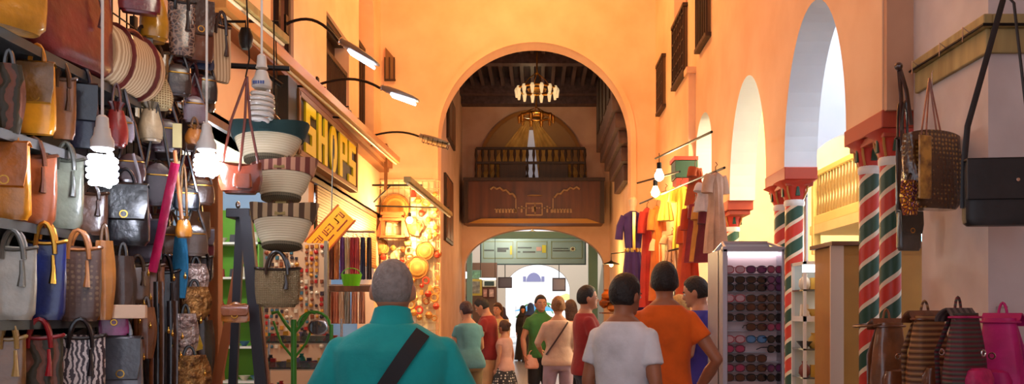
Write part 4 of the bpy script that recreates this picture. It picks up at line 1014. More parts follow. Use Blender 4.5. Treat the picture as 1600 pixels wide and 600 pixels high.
# wooden easel
t = thing('display_easel', 'dark wooden easel with brown side in front of the shop shelves', 'easel', (0, 0, 0))
def bar(p0, p1, w, m, nm):
    b = B(); p0, p1 = Vector(p0), Vector(p1); d = (p1 - p0).normalized(); u = Vector((0, 1, 0)); s = d.cross(u).normalized()
    b.loft([[q + s * a + u * c for a, c in ((-w / 2, -.012), (w / 2, -.012), (w / 2, .012), (-w / 2, .012))] for q in (p0, p1)]); return b.build(nm, m, t, smooth=False)
top = at(382, 338, 4.6)
def dn(px, Y, px0=382):   # extend a leg down to the floor
    a = at(px0, 338, Y); b_ = at(px, 600, Y); k = a.z / (a.z - b_.z); return a, a + (b_ - a) * k
DB = mat('blackened wood', (36, 34, 40), .45)
for px, px0, Y, m_, w in ((364, 376, 4.55, DB, .045), (408, 384, 4.45, DB, .06), (418, 390, 4.47, mat('easel brown', (120, 66, 40), .5), .025), (340, 386, 4.7, mat('easel orange', (176, 96, 50), .5), .045)):
    a, c = dn(px, Y, px0); bar(a, c, w, m_, 'leg')
B().bb(-.06, .07, -.12, .1, -.02, .03).build('head_block', DB, t, loc=top, smooth=False, bevel=.005)
B().ball((0, 0, 0), (.014, .014, .02), 8, 6).build('knob', CHROME, t, loc=top + Vector((.0, -.1, .05)))
S('satchel', 368, 480, 504, 40, 4.35, (196, 116, 40), 'shiny orange tan clutch bag hanging across the easel', rz=.1, m2=leather((160, 84, 36)))

# ---- smaller purses deep in the crowd
random.seed(77)
dk = [((46, 34, 36), 'near black'), ((92, 58, 40), 'dark brown'), ((70, 40, 52), 'plum'), ((120, 80, 50), 'mid brown'), ((60, 64, 80), 'slate'), ((150, 96, 60), 'tan'), ((110, 34, 40), 'wine red')]
kinds = ['sling', 'satchel', 'pouch', 'tote', 'wallet']
for i in range(58):
    px = random.uniform(212, 322); py = random.uniform(10, 560); c, cn = random.choice(dk); kd = random.choice(kinds)
    hh = random.uniform(34, 52); ww = random.uniform(26, 40); Y = random.uniform(4.5, 4.75)
    if (px - 840) / 1300 * Y > -1.86: Y = 1300 * 1.88 / (840 - px)
    Y = min(Y, 5.0)
    S(kd, px, py, py + hh, ww, Y, c, 'small %s %s deep in the crowded right half of the bag stall' % (cn, {'sling': 'shoulder bag', 'satchel': 'satchel', 'pouch': 'pouch', 'tote': 'tote', 'wallet': 'purse'}[kd]), group='small %s %ss deep in the stall' % (cn, {'sling': 'shoulder bag', 'satchel': 'satchel', 'pouch': 'pouch', 'tote': 'tote', 'wallet': 'purse'}[kd]), rz=random.uniform(0, .9), hang=.08)
# ================================================================== SHOP INTERIOR BEHIND THE EASEL
t = thing('green_shelf_unit', 'bright green shelf unit inside the shop behind the wooden post', 'shelf', (-4.42, 12.1, 0))
GR = mat('shop green', (96, 156, 40), .5)
B().bb(-.42, .42, .2, .24, 0, 3.0).build('back', GR, t, smooth=False)
for x in (-.42, .4): B().bb(x, x + .02, -.15, .22, 0, 3.0).build('side', GR, t, smooth=False)
for z in (.5, 1.0, 1.5, 2.0, 2.5): B().bb(-.42, .42, -.15, .22, z - .03, z).build('shelf', WHITE, t, smooth=False)
random.seed(21)
cols = [((150, 40, 50), 'dark red'), ((200, 190, 170), 'pale'), ((60, 60, 70), 'dark grey'), ((190, 120, 60), 'tan'), ((40, 90, 120), 'blue')]
def souvenir(p, k, s, col):
    b = B()
    if k == 0: b.lathe([(.3 * s, 0), (.5 * s, .3 * s), (.45 * s, .8 * s), (.2 * s, 1.1 * s), (.25 * s, 1.3 * s)], n=10)
    elif k == 1: b.lathe([(.25 * s, 0), (.3 * s, .1 * s), (.7 * s, .6 * s), (.66 * s, .6 * s), (.2 * s, .12 * s)], n=12)
    else: b.box((0, 0, .5 * s), (.7 * s, .5 * s, 1.0 * s), taper=.8)
    return b.build(('small_vase', 'small_bowl', 'small_box')[k], M(col, .35), None, p)
for z in (.5, 1.0, 1.5, 2.0, 2.5):
    for i in range(5):
        k = random.randrange(3); c, cn = random.choice(cols)
        tag(souvenir((-4.76 + i * .165, 12.1, z), k, .12, c), '%s %s on the green shelf unit inside the shop' % (cn, ('vase', 'bowl', 'box')[k]), ('vase', 'bowl', 'box')[k], '%s %s on the green shelves' % (cn, ('vases', 'bowls', 'boxes')[k]))
t = thing('green_door', 'dark green panelled door with pale frame inside the blue lit shop', 'door', (-3.98, 14.6, 0))
B().bb(-.34, .34, 0, .05, 0, 3.3).build('frame', WHITE, t, smooth=False); B().bb(-.28, .28, -.04, 0, 0, 3.1).build('leaf', mat('door green', (30, 84, 40), .5), t, smooth=False)
for z in (.3, 1.2, 2.1): B().bb(-.2, .2, -.055, -.04, z, z + .7).build('door_panel', mat('door green light', (50, 110, 56), .5), t, smooth=False, bevel=.01)

# ---- trinket board and glass shelf stand (Y about 7)
p0 = at(412, 380, 7.4); p1 = at(512, 560, 7.4)
t = thing('trinket_board', 'pale upright board covered with small souvenirs behind the glass shelves', 'board', ((p0.x + p1.x) / 2, 7.4, 0)); hw_ = (p1.x - p0.x) / 2
B().bb(-hw_, hw_, 0, .03, .25, p0.z).build('panel', mat('pale peg board', (222, 184, 150), .7), t, smooth=False)
for x in (-hw_, hw_ - .03): B().bb(x, x + .03, -.01, .04, 0, p0.z + .02).build('upright', mat('aluminium', (180, 176, 168), .35, metal=.7), t, smooth=False)
random.seed(31)
mc = [((190, 40, 36), 'red'), ((240, 226, 200), 'cream'), ((60, 50, 60), 'dark'), ((220, 150, 50), 'amber'), ((70, 120, 140), 'blue green'), ((150, 80, 50), 'brown')]
n = 0
for r in range(18):
    for c in range(12):
        if random.random() < .12: continue
        col, cn = random.choice(mc)
        x = p0.x + .03 + c * (2 * hw_ - .06) / 11.5 + random.uniform(-.006, .006); z = p0.z - .03 - r * .052 + random.uniform(-.006, .006)
        k = random.randrange(2); s = random.uniform(.013, .02)
        b = B()
        if k == 0: b.lathe([(0.001, -.01), (s, -.008), (s, .004), (s * .6, .012), (0.001, .014)], n=8)
        else: b.box((0, 0, 0), (s * 1.7, s * 2.0, .016), taper=.85)
        o = b.build('souvenir_magnet', M(col, .4), None, (x, 7.39, z), rot=(PI / 2, 0, 0))
        tag(o, 'small %s souvenir magnet on the pale trinket board' % cn, 'magnet', '%s magnets on the trinket board' % cn); n += 1
# glass shelves with dishes
for i, (py, lab) in enumerate(((448, 'upper clear shelf of the trinket stand'), (531, 'middle clear shelf of the trinket stand'), (580, 'lower clear shelf of the trinket stand'))[1:] + ((0, ''),)[:0]):
    pass
AC = mat('acrylic', (220, 226, 226), .08, trans=.85)
t = thing('display_stand', 'clear shelved display stand of trinkets left of the teal shirt', 'stand', (at(468, 0, 5.6).x, 5.6, 0)); sw = 58 / F * 5.6
shz = []
for py in (532, 572, 612):
    z = at(0, py, 5.6).z; shz.append(z)
    B().bb(-sw, sw, -.14, .14, z - .012, z).build('shelf', AC, t, smooth=False)
    B().bb(-sw, sw, -.146, -.14, z - .02, z + .035).build('front_lip', AC, t, smooth=False)
for x in (-sw, sw): B().cyl((x, .14, 0), (x, .14, 1.45), .009).build('upright', CHROME, t); B().cyl((x, -.14, 0), (x, -.14, shz[0]), .009).build('upright', CHROME, t)
tc_ = [((40, 150, 130), 'teal'), ((200, 60, 60), 'red'), ((120, 110, 150), 'lilac'), ((210, 200, 190), 'white'), ((60, 60, 70), 'dark'), ((220, 170, 60), 'yellow')]
for i, z in enumerate(shz):
    for j in range(9):
        for row in (-.06, .05):
            c, cn = random.choice(tc_); k = random.choice((0, 1, 1, 2))
            tag(souvenir((at(468, 0, 5.6).x - sw + .04 + j * (2 * sw - .08) / 8, 5.6 + row, z), k, random.uniform(.045, .065), c),
                '%s little %s on the %s clear shelf of the display stand' % (cn, ('vase', 'dish', 'box')[k], ('upper', 'middle', 'lower')[i]), ('vase', 'dish', 'box')[k], '%s %s on the %s clear shelf' % (cn, ('vases', 'dishes', 'boxes')[k], ('upper', 'middle', 'lower')[i]))
# green wire stand with mirror
p = at(459, 500, 5.3)
t = thing('wire_jewellery_stand', 'green branching metal stand with small oval mirror on the trinket stall', 'stand', (p.x, 5.3, 0))
GW = mat('green tube', (70, 150, 50), .35)
B().cyl((0, 0, 0), (0, 0, 1.45), .018).build('pole', GW, t)
for s_ in (-1, 1):
    B().tube([(0, 0, 1.36), (s_ * .05, 0, 1.42), (s_ * .1, 0, 1.5), (s_ * .14, 0, 1.49)], .011, 7).build('branch', GW, t)
    B().tube([(0, 0, 1.2), (s_ * .08, 0, 1.3), (s_ * .13, 0, 1.44)], .008, 7).build('branch', GW, t)
B().tube([(.13 + math.cos(a) * .1, 0, 1.41 + math.sin(a) * .09) for a in [PI * k / 9 for k in range(10)]], .01, 7).build('arch', GW, t)
B().cyl((.24, 0, 0), (.24, 0, 1.42), .012).build('pole', GW, t)
mi = B().lathe([(.06, -.005), (.068, 0), (.06, .005)], sy=.75).build('mirror', CHROME, t, loc=(.16, -.02, 1.4), rot=(PI / 2, 0, 0))
B().lathe([(.055, -.001), (.055, .001)], sy=.75).build('mirror_glass', mat('mirror', (205, 214, 220), .05, metal=.9), mi, loc=(0, 0, .006))

# ---- hanging textiles in the shop under the shutter
def hung(px, py0, py1, wpx, Y, col, label, folds=4, name='hanging_scarf', cat='scarf', group=None, m=None):
    p = at(px, py0, Y); h = (py1 - py0) / F * Y; w = wpx / F * Y
    b = B(); rings = []
    for i in range(8):
        u = i / 7; ww = w * (.7 + .3 * u)
        row = []
        for j in range(20):
            a = 2 * PI * j / 20
            row.append((math.cos(a) * ww / 2, math.sin(a) * .035 + .02 * math.sin(math.cos(a) * folds * 2.2 + i * .4), -h * u + .01 * math.sin(a * 3) * u))
        rings.append(row)
    t = thing(name, label, cat, p, 0, group)
    b.loft(rings).build('cloth', m or cloth(col), t)
    B().tube([(0, 0, .0), (0, 0, .05), (.02, 0, .07), (0, 0, .09)], .004, 5).build('hook', CHROME, t)
    return t
Yt = 11.6
tag(B().tube([at(512, 371, Yt) + Vector((0, 0, .08)), at(586, 371, Yt) + Vector((0, 0, .08))], .015, 8).build('textile_rod', CHROME), 'upper steel rod carrying scarves left of the teal shirt man', 'rod')
tag(B().tube([at(512, 455, Yt) + Vector((0, 0, .08)), at(582, 455, Yt) + Vector((0, 0, .08))], .015, 8).build('textile_rod', CHROME), 'lower steel rod carrying folded shawls left of the teal shirt man', 'rod')
for px, c, cn in ((518, (120, 60, 40), 'brown'), (526, (206, 130, 70), 'orange'), (535, (110, 60, 130), 'purple'), (543, (214, 190, 150), 'cream'), (551, (190, 60, 70), 'rose red'), (558, (210, 90, 90), 'coral'), (567, (40, 50, 90), 'navy'), (577, (60, 44, 50), 'charcoal')):
    hung(px, 371, 436, 9, Yt, c, '%s scarf hanging on the upper rod left of the teal shirt' % cn)
for px, c, cn in ((517, (150, 70, 40), 'rust'), (525, (200, 120, 90), 'salmon'), (534, (216, 180, 150), 'ivory'), (543, (150, 144, 136), 'grey'), (554, (206, 140, 110), 'peach'), (566, (180, 120, 96), 'dusty pink')):
    hung(px, 455, 505, 11, Yt, c, '%s shawl on the lower rod left of the teal shirt' % cn)
p = at(549, 445, 9.5)
t = thing('plastic_bucket', 'small bright green bucket in front of the scarves', 'bucket', p + Vector((0, 0, -.06)))
B().lathe([(.08, 0), (.12, .17), (.125, .18), (.11, .17), (.075, .02)], sy=.8).build('body', mat('lime plastic', (110, 200, 30), .35), t)
B().tube(arc(-.115, .115, .16, .09, 0), .005, 6).build('handle', mat('lime plastic', (0, 0, 0)), t)
tag(B().bb(-.35, .45, -.15, .2, -.12, -.06).bb(-.3, -.27, -.1, -.07, -1.72, -.12).bb(.38, .41, -.1, -.07, -1.72, -.12).bb(-.3, -.27, .12, .15, -1.72, -.12).bb(.38, .41, .12, .15, -1.72, -.12).build('display_table', BWOOD, None, (p.x, 9.5, 1.85), smooth=False), 'narrow wooden display table holding the lime bucket', 'table')
tag(B().ball((0, 0, 0), (.0, .0, .0)).build('tmp', WHITE), 'x', 'x')
bpy.data.objects.remove(bpy.data.objects['tmp'])

# ================================================================== LIT CORNER STALL ON THE FAR WALL
Yc = 17.75
tag(B().bb(-3.38, -2.2, 17.93, 17.99, .3, 4.35).build('bright_backing', mat('cream sheet', (250, 236, 200), .7), smooth=False), 'pale cream panel added to brighten the wall behind the lit corner stall', 'sheet')  # pale panel added so the lit corner looks brighter
t = thing('wall_grid', 'pale wire display grid on the lit wall left of the big arch', 'grid', (at(637, 0, Yc + .12).x, Yc + .12, 0))
b = B(); hw2 = 50 / F * 17.9
for k in range(12): x = -hw2 + 2 * hw2 * k / 11; b.bb(x - .008, x + .008, -.01, .01, .3, 4.3)
for k in range(26): z = .3 + 4.0 * k / 25; b.bb(-hw2, hw2, -.012, .008, z - .008, z + .008)
b.build('wires', mat('pale wire', (216, 190, 140), .4), t, smooth=False)
WICK = M((206, 150, 76), .6, kind='weave', rgb2=(150, 96, 40), scale=12, bump=.4)
def disc(px, py, r, name, label, m, cat, group=None, Y=Yc):
    p = at(px, py, Y); R = r / F * Y
    t = thing(name, label, cat, p, 0, group)
    B().lathe([(.01, .05), (R * .5, .04), (R * .92, .0), (R, -.02), (R * .96, -.03), (R * .5, 0), (.01, .01)], n=22).build('dish', m, t, rot=(PI / 2, 0, 0))
    B().tube([(math.cos(2 * PI * k / 22) * R, -.01, math.sin(2 * PI * k / 22) * R) for k in range(22)], R * .07, 6, closed=True).build('rim', mat('dark wicker', (140, 86, 40), .6), t)
    return t
disc(618, 326, 22, 'wicker_plate', 'large round wicker plate high on the lit corner stall', WICK, 'plate')
disc(652, 418, 17, 'wicker_plate', 'round wicker plate right of the grey haired head on the lit stall', WICK, 'plate')
disc(664, 392, 14, 'wicker_plate', 'smaller wicker plate above the one beside the grey haired head', WICK, 'plate')
disc(594, 385, 12, 'wicker_plate', 'small wicker plate at the left edge of the lit corner stall', WICK, 'plate')
disc(648, 356, 11, 'wicker_plate', 'small wicker plate right of the framed lantern on the lit stall', WICK, 'plate')
# house-shaped lantern / frame
p = at(614, 372, Yc - .15)
t = thing('lantern_frame', 'brown wooden lantern shaped like a little house on the lit stall', 'lantern', p)
FRM = mat('reddish frame', (150, 76, 36), .5)
for x in (-.24, .2): B().bb(x, x + .05, -.12, .12, 0, .4).build('post', FRM, t, smooth=False)
for z in (0, .36): B().bb(-.26, .27, -.13, .13, z, z + .05).build('rail', FRM, t, smooth=False)
B().prism([(-.36, .02), (-.26, .02), (-.18, .44), (-.22, .44)], -.1, .1).build('side_wing', FRM, t, smooth=False); B().prism([(.36, .02), (.27, .02), (.19, .44), (.23, .44)], -.1, .1).build('side_wing', FRM, t, smooth=False)
B().bb(-.2, .2, -.12, .12, .42, .48).bb(-.24, .25, -.14, .14, .48, .54).build('roof', FRM, t, smooth=False)
# bulb in the corner
t = thing('bare_bulb', 'glaring warm bulb in the lit corner stall left of the arch', 'bulb', at(640, 344, Yc - .6))
B().ball((0, 0, 0), .07).build('glass', mat('warm glow', (255, 214, 130), .3, emit=30), t); B().lathe([(.03, .06), (.035, .14), (.01, .16)]).build('socket', BLACKM, t); B().tube([(0, 0, .15), (0, .1, .7), (0, .55, .75)], .006, 6).build('cord', BLACKM, t)
lamp('bulb_light', (0, -.05, -.12), 230, (1, .68, .28), .09, t)
random.seed(41)
spots = []
for i in range(400):
    px, py = random.uniform(592, 684), random.uniform(300, 500)
    if py < 350 and 590 < px < 645: continue
    if 596 < px < 632 and py < 385: continue
    if 640 < px < 682 and 375 < py < 436: continue
    if all((px - a) ** 2 + (py - c) ** 2 > 9 ** 2 for a, c in spots): spots.append((px, py))
sc_ = [((214, 150, 70), 'honey'), ((236, 200, 130), 'straw coloured'), ((150, 84, 40), 'brown'), ((196, 60, 40), 'red'), ((190, 130, 60), 'tan')]
for px, py in spots:
    c, cn = random.choice(sc_); k = random.randrange(3); s = random.uniform(.05, .085); p = at(px, py, Yc)
    b = B()
    if k == 0: b.lathe([(.01, s), (s * .5, s * .9), (s, .1 * s), (s * .7, -s * .7), (.01, -s)], n=10); nm = 'woven_ornament'
    elif k == 1: b.tube([(math.cos(2 * PI * j / 12) * s, 0, math.sin(2 * PI * j / 12) * s) for j in range(12)], s * .28, 6, closed=True); nm = 'bead_ring'
    else: b.prism([(-s * .8, -s), (s * .8, -s), (s * .5, s), (-s * .5, s)], -.04, .04); nm = 'little_pouch'
    tag(b.build(nm, M(c, .5), None, p), '%s %s hanging on the lit corner stall' % (cn, nm.replace('_', ' ')), nm.split('_')[1], '%s %ss on the lit corner stall' % (cn, nm.replace('_', ' ')))
disc(672, 392, 7, 'yellow_dish', 'small bright yellow dish at the right edge of the lit corner stall', mat('yellow glaze', (236, 190, 20), .4), 'dish', Y=17.9)
disc(684, 397, 6, 'orange_dish', 'small orange dish beside the yellow dish at the arch foot', mat('orange glaze', (226, 120, 40), .4), 'dish', Y=17.9)

# ================================================================== RIGHT: DRESSES
def garment(px, py0, py1, wpx, Y, col, label, rz=0, sleeves=True, folds=5, flare=1.0, m=None, cat='dress', name='hanging_dress', belt=None, mannequin=False):
    p = at(px, py0, Y); h = (py1 - py0) / F * Y; w = wpx / F * Y
    t = thing(name, label, cat, p, rz)
    m = m or cloth(col)
    prof = [(0, .22, .3), (.03, .62, .5), (.07, .8, .6), (.2, .66, .7), (.36, .56, .7), (.5, .68, .8), (.75, .86 * flare, .9), (1, 1.0 * flare, 1)]
    rings = []
    for q, ww, dd in prof:
        rings.append([(math.cos(2 * PI * j / 40) * w / 2 * ww * (1 + .03 * math.sin(j * folds * .8) * q), math.sin(2 * PI * j / 40) * .11 * dd + .03 * q * math.sin(j * folds * 2 * PI / 40 * 2), -h * q) for j in range(40)])
    o = B().loft(rings).build('dress_body' if cat == 'dress' else 'garment_body', m, t)
    if sleeves:
        for s_ in (-1, 1): B().tube([(s_ * w * .3, 0, -h * .05), (s_ * w * .46, 0, -h * .14), (s_ * w * .5, 0, -h * .26)], [.06, .055, .06], 10).build('sleeve', m, t)
    if belt: B().lathe([(w * .29, -.03), (w * .3, 0), (w * .29, .03)], (0, 0, -h * .36), 20, sy=.35 / w * .8 if w else 1).build('belt', GOLD, t); B().bb(-.02, .02, -.14, -.125, -h * .36, -h * .02).build('front_braid', GOLD, t, smooth=False)
    if mannequin:
        B().lathe([(.05, 0), (.045, .06), (.06, .1), (.065, .17), (.03, .21)], n=12).build('mannequin_head', mat('mannequin', (232, 196, 150), .5), t)
    else:
        B().tube([(-w * .3, 0, -h * .035), (0, 0, .015), (w * .3, 0, -h * .035)], .009, 6).tube([(0, 0, .01), (0, 0, .06), (.025, 0, .085), (0, 0, .11)], .005, 6).build('hanger', BWOOD, t)
    return t
garment(989, 330, 500, 44, 12.2, (76, 44, 110), 'long purple dress with gold belt on a mannequin', belt=True, mannequin=True)
t_ = tag(B().cyl((0, 0, 0), (0, 0, 1.5), .02).lathe([(.2, 0), (.18, .02), (.03, .04)]).build('mannequin_stand', CHROME, None, (at(990, 0, 12.2).x, 12.2, 0)), 'slim metal stand under the purple dress', 'stand')
garment(1011, 325, 480, 22, 11.95, (206, 50, 34), 'long scarlet dress hanging right of the purple dress', rz=.5)
garment(1026, 322, 470, 22, 11.6, (226, 110, 30), 'long orange dress hanging right of the scarlet one', rz=.5)
garment(1040, 300, 345, 26, 11.4, (250, 214, 60), 'short yellow top glowing under the bulbs', cat='top', name='hanging_blouse', m=cloth((246, 206, 70)))
garment(1064, 290, 390, 28, 11.0, (248, 216, 40), 'bright yellow long blouse in the lamplight', cat='blouse', name='hanging_blouse', m=cloth((248, 210, 50)))
garment(1032, 372, 450, 24, 11.6, (230, 206, 150), 'pale cream shirt hanging below the yellow top', cat='shirt', name='hanging_shirt')
garment(1050, 368, 420, 26, 11.2, (206, 150, 110), 'dusty beige blouse low on the dress rail', cat='blouse', name='hanging_blouse')
garment(1048, 418, 480, 24, 11.0, (0, 0, 0), 'black and beige print skirt under the beige blouse', cat='skirt', name='hanging_skirt', sleeves=False, m=M((206, 186, 160), .7, kind='zebra', rgb2=(90, 70, 60), scale=12))
garment(1078, 322, 470, 24, 9.6, (214, 70, 30), 'long red orange dress, nearest to the sunglasses rack of its row', rz=.7)
garment(1070, 350, 470, 20, 10.0, (226, 100, 40), 'long tangerine dress beside the red orange one', rz=.7)
garment(1086, 318, 410, 16, 9.4, (150, 40, 50), 'dark red dress squeezed between orange dresses', rz=.9)
garment(1094, 322, 408, 20, 9.1, (226, 150, 60), 'amber yellow dress hanging left of the pale tunic', rz=.7)
garment(1102, 330, 410, 16, 8.9, (120, 30, 40), 'maroon dress behind the pale tunic', rz=.9)
garment(1118, 270, 395, 34, 8.5, (222, 176, 146), 'pale peach tunic hanging highest on the right wall', rz=.5, cat='tunic', name='hanging_tunic')
garment(1100, 290, 330, 22, 8.8, (236, 226, 230), 'white blouse hanging beside the pale peach tunic', rz=.6, cat='blouse', name='hanging_blouse')
garment(1086, 262, 320, 18, 9.6, (206, 90, 40), 'short rust coloured top hung above the red orange dress', rz=.8, cat='top', name='hanging_blouse')
def rod(a, b_, lab): tag(B().tube([a, b_], .013, 8).build('hanging_rod', BLACKM), lab, 'rod')
rod(at(1000, 318, 12.3), at(1132, 262, 8.3), 'long black rod carrying the dresses on the right')
rod(at(1024, 248, 10.5), at(1112, 206, 8.0), 'upper thin black pole slanting out above the two bulbs')
rod(at(996, 286, 11.5), at(1062, 268, 10.2), 'short black pole holding the lower bulb')
rod(at(1045, 392, 11), at(1112, 375, 8.7), 'low pale rail between the dresses')
for i, (px, py, Y) in enumerate(((1030, 272, 10.3), (1024, 298, 11.0))):
    t = thing('light_bulb', ('upper whiter glowing bulb over the dresses', 'lower warm glowing bulb over the dresses')[i], 'bulb', at(px, py, Y))
    B().lathe([(.01, -.09), (.05, -.06), (.06, -.02), (.03, .05), (.028, .07)]).build('glass', mat(('bulb glow white', 'bulb glow warm')[i], ((255, 240, 210), (255, 206, 120))[i], .3, emit=22), t)
    B().cyl((0, 0, .06), (0, 0, .14), .03).build('socket', BLACKM, t)
    lamp('bulb_light', (0, 0, -.15), (16, 34)[i], ((1, .85, .62), (1, .66, .25))[i], .07, t)
    B().tube([(0, 0, .14), (0, 0, .26)], .005, 6).build('cord', BLACKM, t)
# goods table under the dresses
for i, (px, Y) in enumerate(((1100, 8.3),)):
    t = thing('display_table', 'white display counter beneath the dresses on the right', 'table', (at(px, 0, Y).x + .34, Y + .1, 0))
    B().bb(-.2, .25, -.3, .5, .0, 1.62).build('body', mat('pale counter', (214, 200, 190), .5), t, smooth=False, bevel=.01)
    B().bb(-.22, .27, -.32, .52, 1.62, 1.66).build('top', WHITE, t, smooth=False)
    for k in range(2): B().bb(-.16, .2, -.31, -.3, .3 + k * .65, .85 + k * .65).build('drawer', mat('drawer grey', (180, 170, 170), .5), t, smooth=False, bevel=.006)
# foods/ornaments behind heads at 940-970
for i, (px, py, c) in enumerate(((948, 462, (206, 120, 50)), (958, 468, (190, 96, 40)), (967, 460, (224, 150, 60)), (944, 474, (150, 84, 40)), (956, 480, (220, 140, 70)), (968, 478, (170, 90, 40)))):
    p = at(px, py, 17.2)
    o = B().lathe([(.03, -.1), (.1, -.04), (.11, .03), (.05, .09), (.06, .13)], n=12).build('copper_pot', M(c, .3, metal=.6), None, p)
    tag(o, '%s copper pot on the shelves left of the purple dress' % ('leftmost upper', 'middle upper', 'rightmost upper', 'leftmost lower', 'middle lower', 'rightmost lower')[i], 'pot')
for z, lab in ((at(0, 470, 17.2).z, 'upper'), (at(0, 488, 17.2).z, 'lower')):
    tag(B().bb(at(940, 0, 17.2).x, at(976, 0, 17.2).x, 17.05, 17.9, z - .03, z).build('wall_shelf', BWOOD, smooth=False), '%s wooden shelf holding copper pots at the foot of the arch' % lab, 'shelf')
t = thing('lamp_shade', 'dark saucer shaped wall lamp on the orange lit wall inside the arch', 'lamp', at(955, 412, 21.0))
B().lathe([(.22, -.02), (.2, .0), (.06, .05), (.02, .08)]).build('shade', BLACKM, t); B().tube([(0, 0, .06), (0, 0, .25), (.4, 0, .3)], .012, 6).build('arm', BLACKM, t)
B().ball((0, 0, -.03), .05, 10, 6).build('bulb', mat('warm glow', (0, 0, 0)), t); lamp('shade_light', (-.05, 0, -.15), 60, (1, .62, .2), .08, t)

# ================================================================== SUNGLASSES RACK
Yr = 6.0
xa, xb = at(1128, 0, Yr).x, at(1224, 0, Yr).x; zt = at(0, 389, Yr).z
t = thing('sunglasses_rack', 'tall grey display cabinet full of sunglasses left of the striped column', 'rack', ((xa + xb) / 2, Yr, 0)); hw3 = (xb - xa) / 2
AL = mat('brushed aluminium', (176, 172, 182), .35, metal=.5); BK = mat('rack back', (236, 206, 206), .5)
B().bb(-hw3, hw3, .1, .13, .1, zt).build('back_panel', BK, t, smooth=False)
B().bb(-hw3, -hw3 + .035, -.03, .5, 0, zt).build('side_post', AL, t, smooth=False, bevel=.004); B().bb(hw3 - .02, hw3, -.03, .5, 0, zt).build('side_post', AL, t, smooth=False, bevel=.004)
B().bb(-hw3, hw3, -.03, .5, 0, .12).build('plinth', AL, t, smooth=False)
B().prism([(-hw3, zt), (hw3, zt), (hw3 - .03, zt + .075), (-hw3 + .07, zt + .075)], .3, .33).build('header_glass', mat('pale header', (196, 204, 214), .2), t, smooth=False)
B().bb(-hw3, hw3, -.03, .02, zt - .02, zt + .015).build('top_rail', AL, t, smooth=False)
B().tube([(-hw3 + .02, -.02, zt), (-hw3 + .07, .3, zt + .07), (hw3 - .03, .3, zt + .07), (hw3, -.02, zt)], .012, 6).build('header_frame', AL, t)
B().bb(-hw3 + .035, hw3 - .02, .06, .1, zt - .04, zt - .02).build('added_glow_strip', mat('rack strip', (240, 232, 240), .4, emit=5), t, smooth=False)  # glowing strip added to brighten the inside of the rack
rows = [421, 437, 449, 466, 480, 496, 511, 530, 545, 560, 575, 590]
lensc = {'black': (24, 22, 26), 'brown': (74, 44, 34), 'purple': (96, 40, 90), 'blue mirrored': (60, 120, 170), 'grey': (70, 70, 80), 'clear rimmed': (190, 170, 170), 'rose': (150, 50, 90)}
plan = [('clear rimmed', 'purple', 'rose'), ('black', 'black', 'purple'), ('black', 'black', 'purple'), ('clear rimmed', 'brown', 'brown'), ('brown', 'brown', 'brown'), ('black', 'brown', 'black'),
        (None, 'brown', 'rose'), ('clear rimmed', 'blue mirrored', 'black'), ('rose', None, 'black'), ('black', 'brown', None), ('rose', 'brown', 'purple'), ('brown', 'black', 'black')]
ordw = ['first', 'second', 'third', 'fourth', 'fifth', 'sixth', 'seventh', 'eighth', 'ninth', 'tenth', 'eleventh', 'twelfth']
def glasses(x, y, z, cn, label, rz=0):
    c = lensc[cn]; t = thing('sunglasses', label, 'sunglasses', (x, y, z), rz, 'sunglasses on the display rack'); t.scale = (1.22, 1.1, 1.25)
    fm = M(tuple(int(v * .6) for v in c) if cn != 'clear rimmed' else (150, 60, 70), .3)
    fr = B()
    for s_ in (-1, 1): fr.tube([(s_ * .032 + math.copysign(abs(math.cos(a)) ** .8, math.cos(a)) * .027, 0, math.copysign(abs(math.sin(a)) ** .8, math.sin(a)) * .02) for a in [2 * PI * k / 16 for k in range(16)]], .0035, 6, closed=True)
    fr.tube([(-.008, -.001, .008), (0, -.002, .011), (.008, -.001, .008)], .003, 6)
    fr.build('frame', fm, t)
    for s_ in (-1, 1):
        B().prism([(s_ * .032 + math.cos(2 * PI * k / 14) * .025, math.sin(2 * PI * k / 14) * .018) for k in range(14)], -.002, .001).build('lens', M(c, .08, coat=1.0) if cn != 'clear rimmed' else M((180, 150, 160), .1), t, smooth=False)
        B().tube([(s_ * .061, 0, .01), (s_ * .064, .05, .008), (s_ * .06, .1, -.006)], .003, 6).build('temple', fm, t)
    return t
for r, (py, pl) in enumerate(zip(rows, plan)):
    for c, cn in enumerate(pl):
        if cn is None: continue
        px = (1148, 1182, 1211)[c]; yy = Yr - .02
        p = at(px, py, yy)
        glasses(p.x, yy, p.z, cn, '%s sunglasses, %s row from the top, %s column of the rack' % (cn, ordw[r], ('left', 'middle', 'right')[c]), (0, 0, .5)[c])
for r, py in enumerate(rows):
    z = at(0, py, Yr).z - .008
    o = B().bb(-hw3 + .035, hw3 - .02, .05, .1, z - .024, z - .018).build('glasses_rail', AL, t, smooth=False)

# ---- glass vitrine behind column
Yv = 7.6
xa, xb = at(1256, 0, Yv).x, at(1302, 0, Yv).x; zt = at(0, 408, Yv).z
t = thing('glass_vitrine', 'white framed vitrine with ornaments right of the striped column pair', 'cabinet', ((xa + xb) / 2, Yv, 0)); hv = (xb - xa) / 2
for x in (-hv, hv - .025): 
    for y in (0, .35): B().bb(x, x + .025, y, y + .025, 0, zt).build('post', WHITE, t, smooth=False)
B().bb(-hv, hv, 0, .38, zt - .03, zt).build('top', WHITE, t, smooth=False)
B().bb(-hv + .02, hv - .02, .355, .37, 0, zt).build('back', mat('vitrine back', (206, 220, 220), .4), t, smooth=False)
vz = [at(0, py, Yv).z for py in (452, 494, 545, 590)]
for k, z in enumerate(vz): B().bb(-hv, hv, 0, .36, z - (.05 if k == 1 else .015), z).build('shelf', WHITE if k == 1 else AC, t, smooth=False)
B().bb(-hv, hv, 0, .05, zt - .1, zt - .03).build('light_bar', mat('vitrine strip', (240, 248, 255), .4, emit=2.5), t, smooth=False)
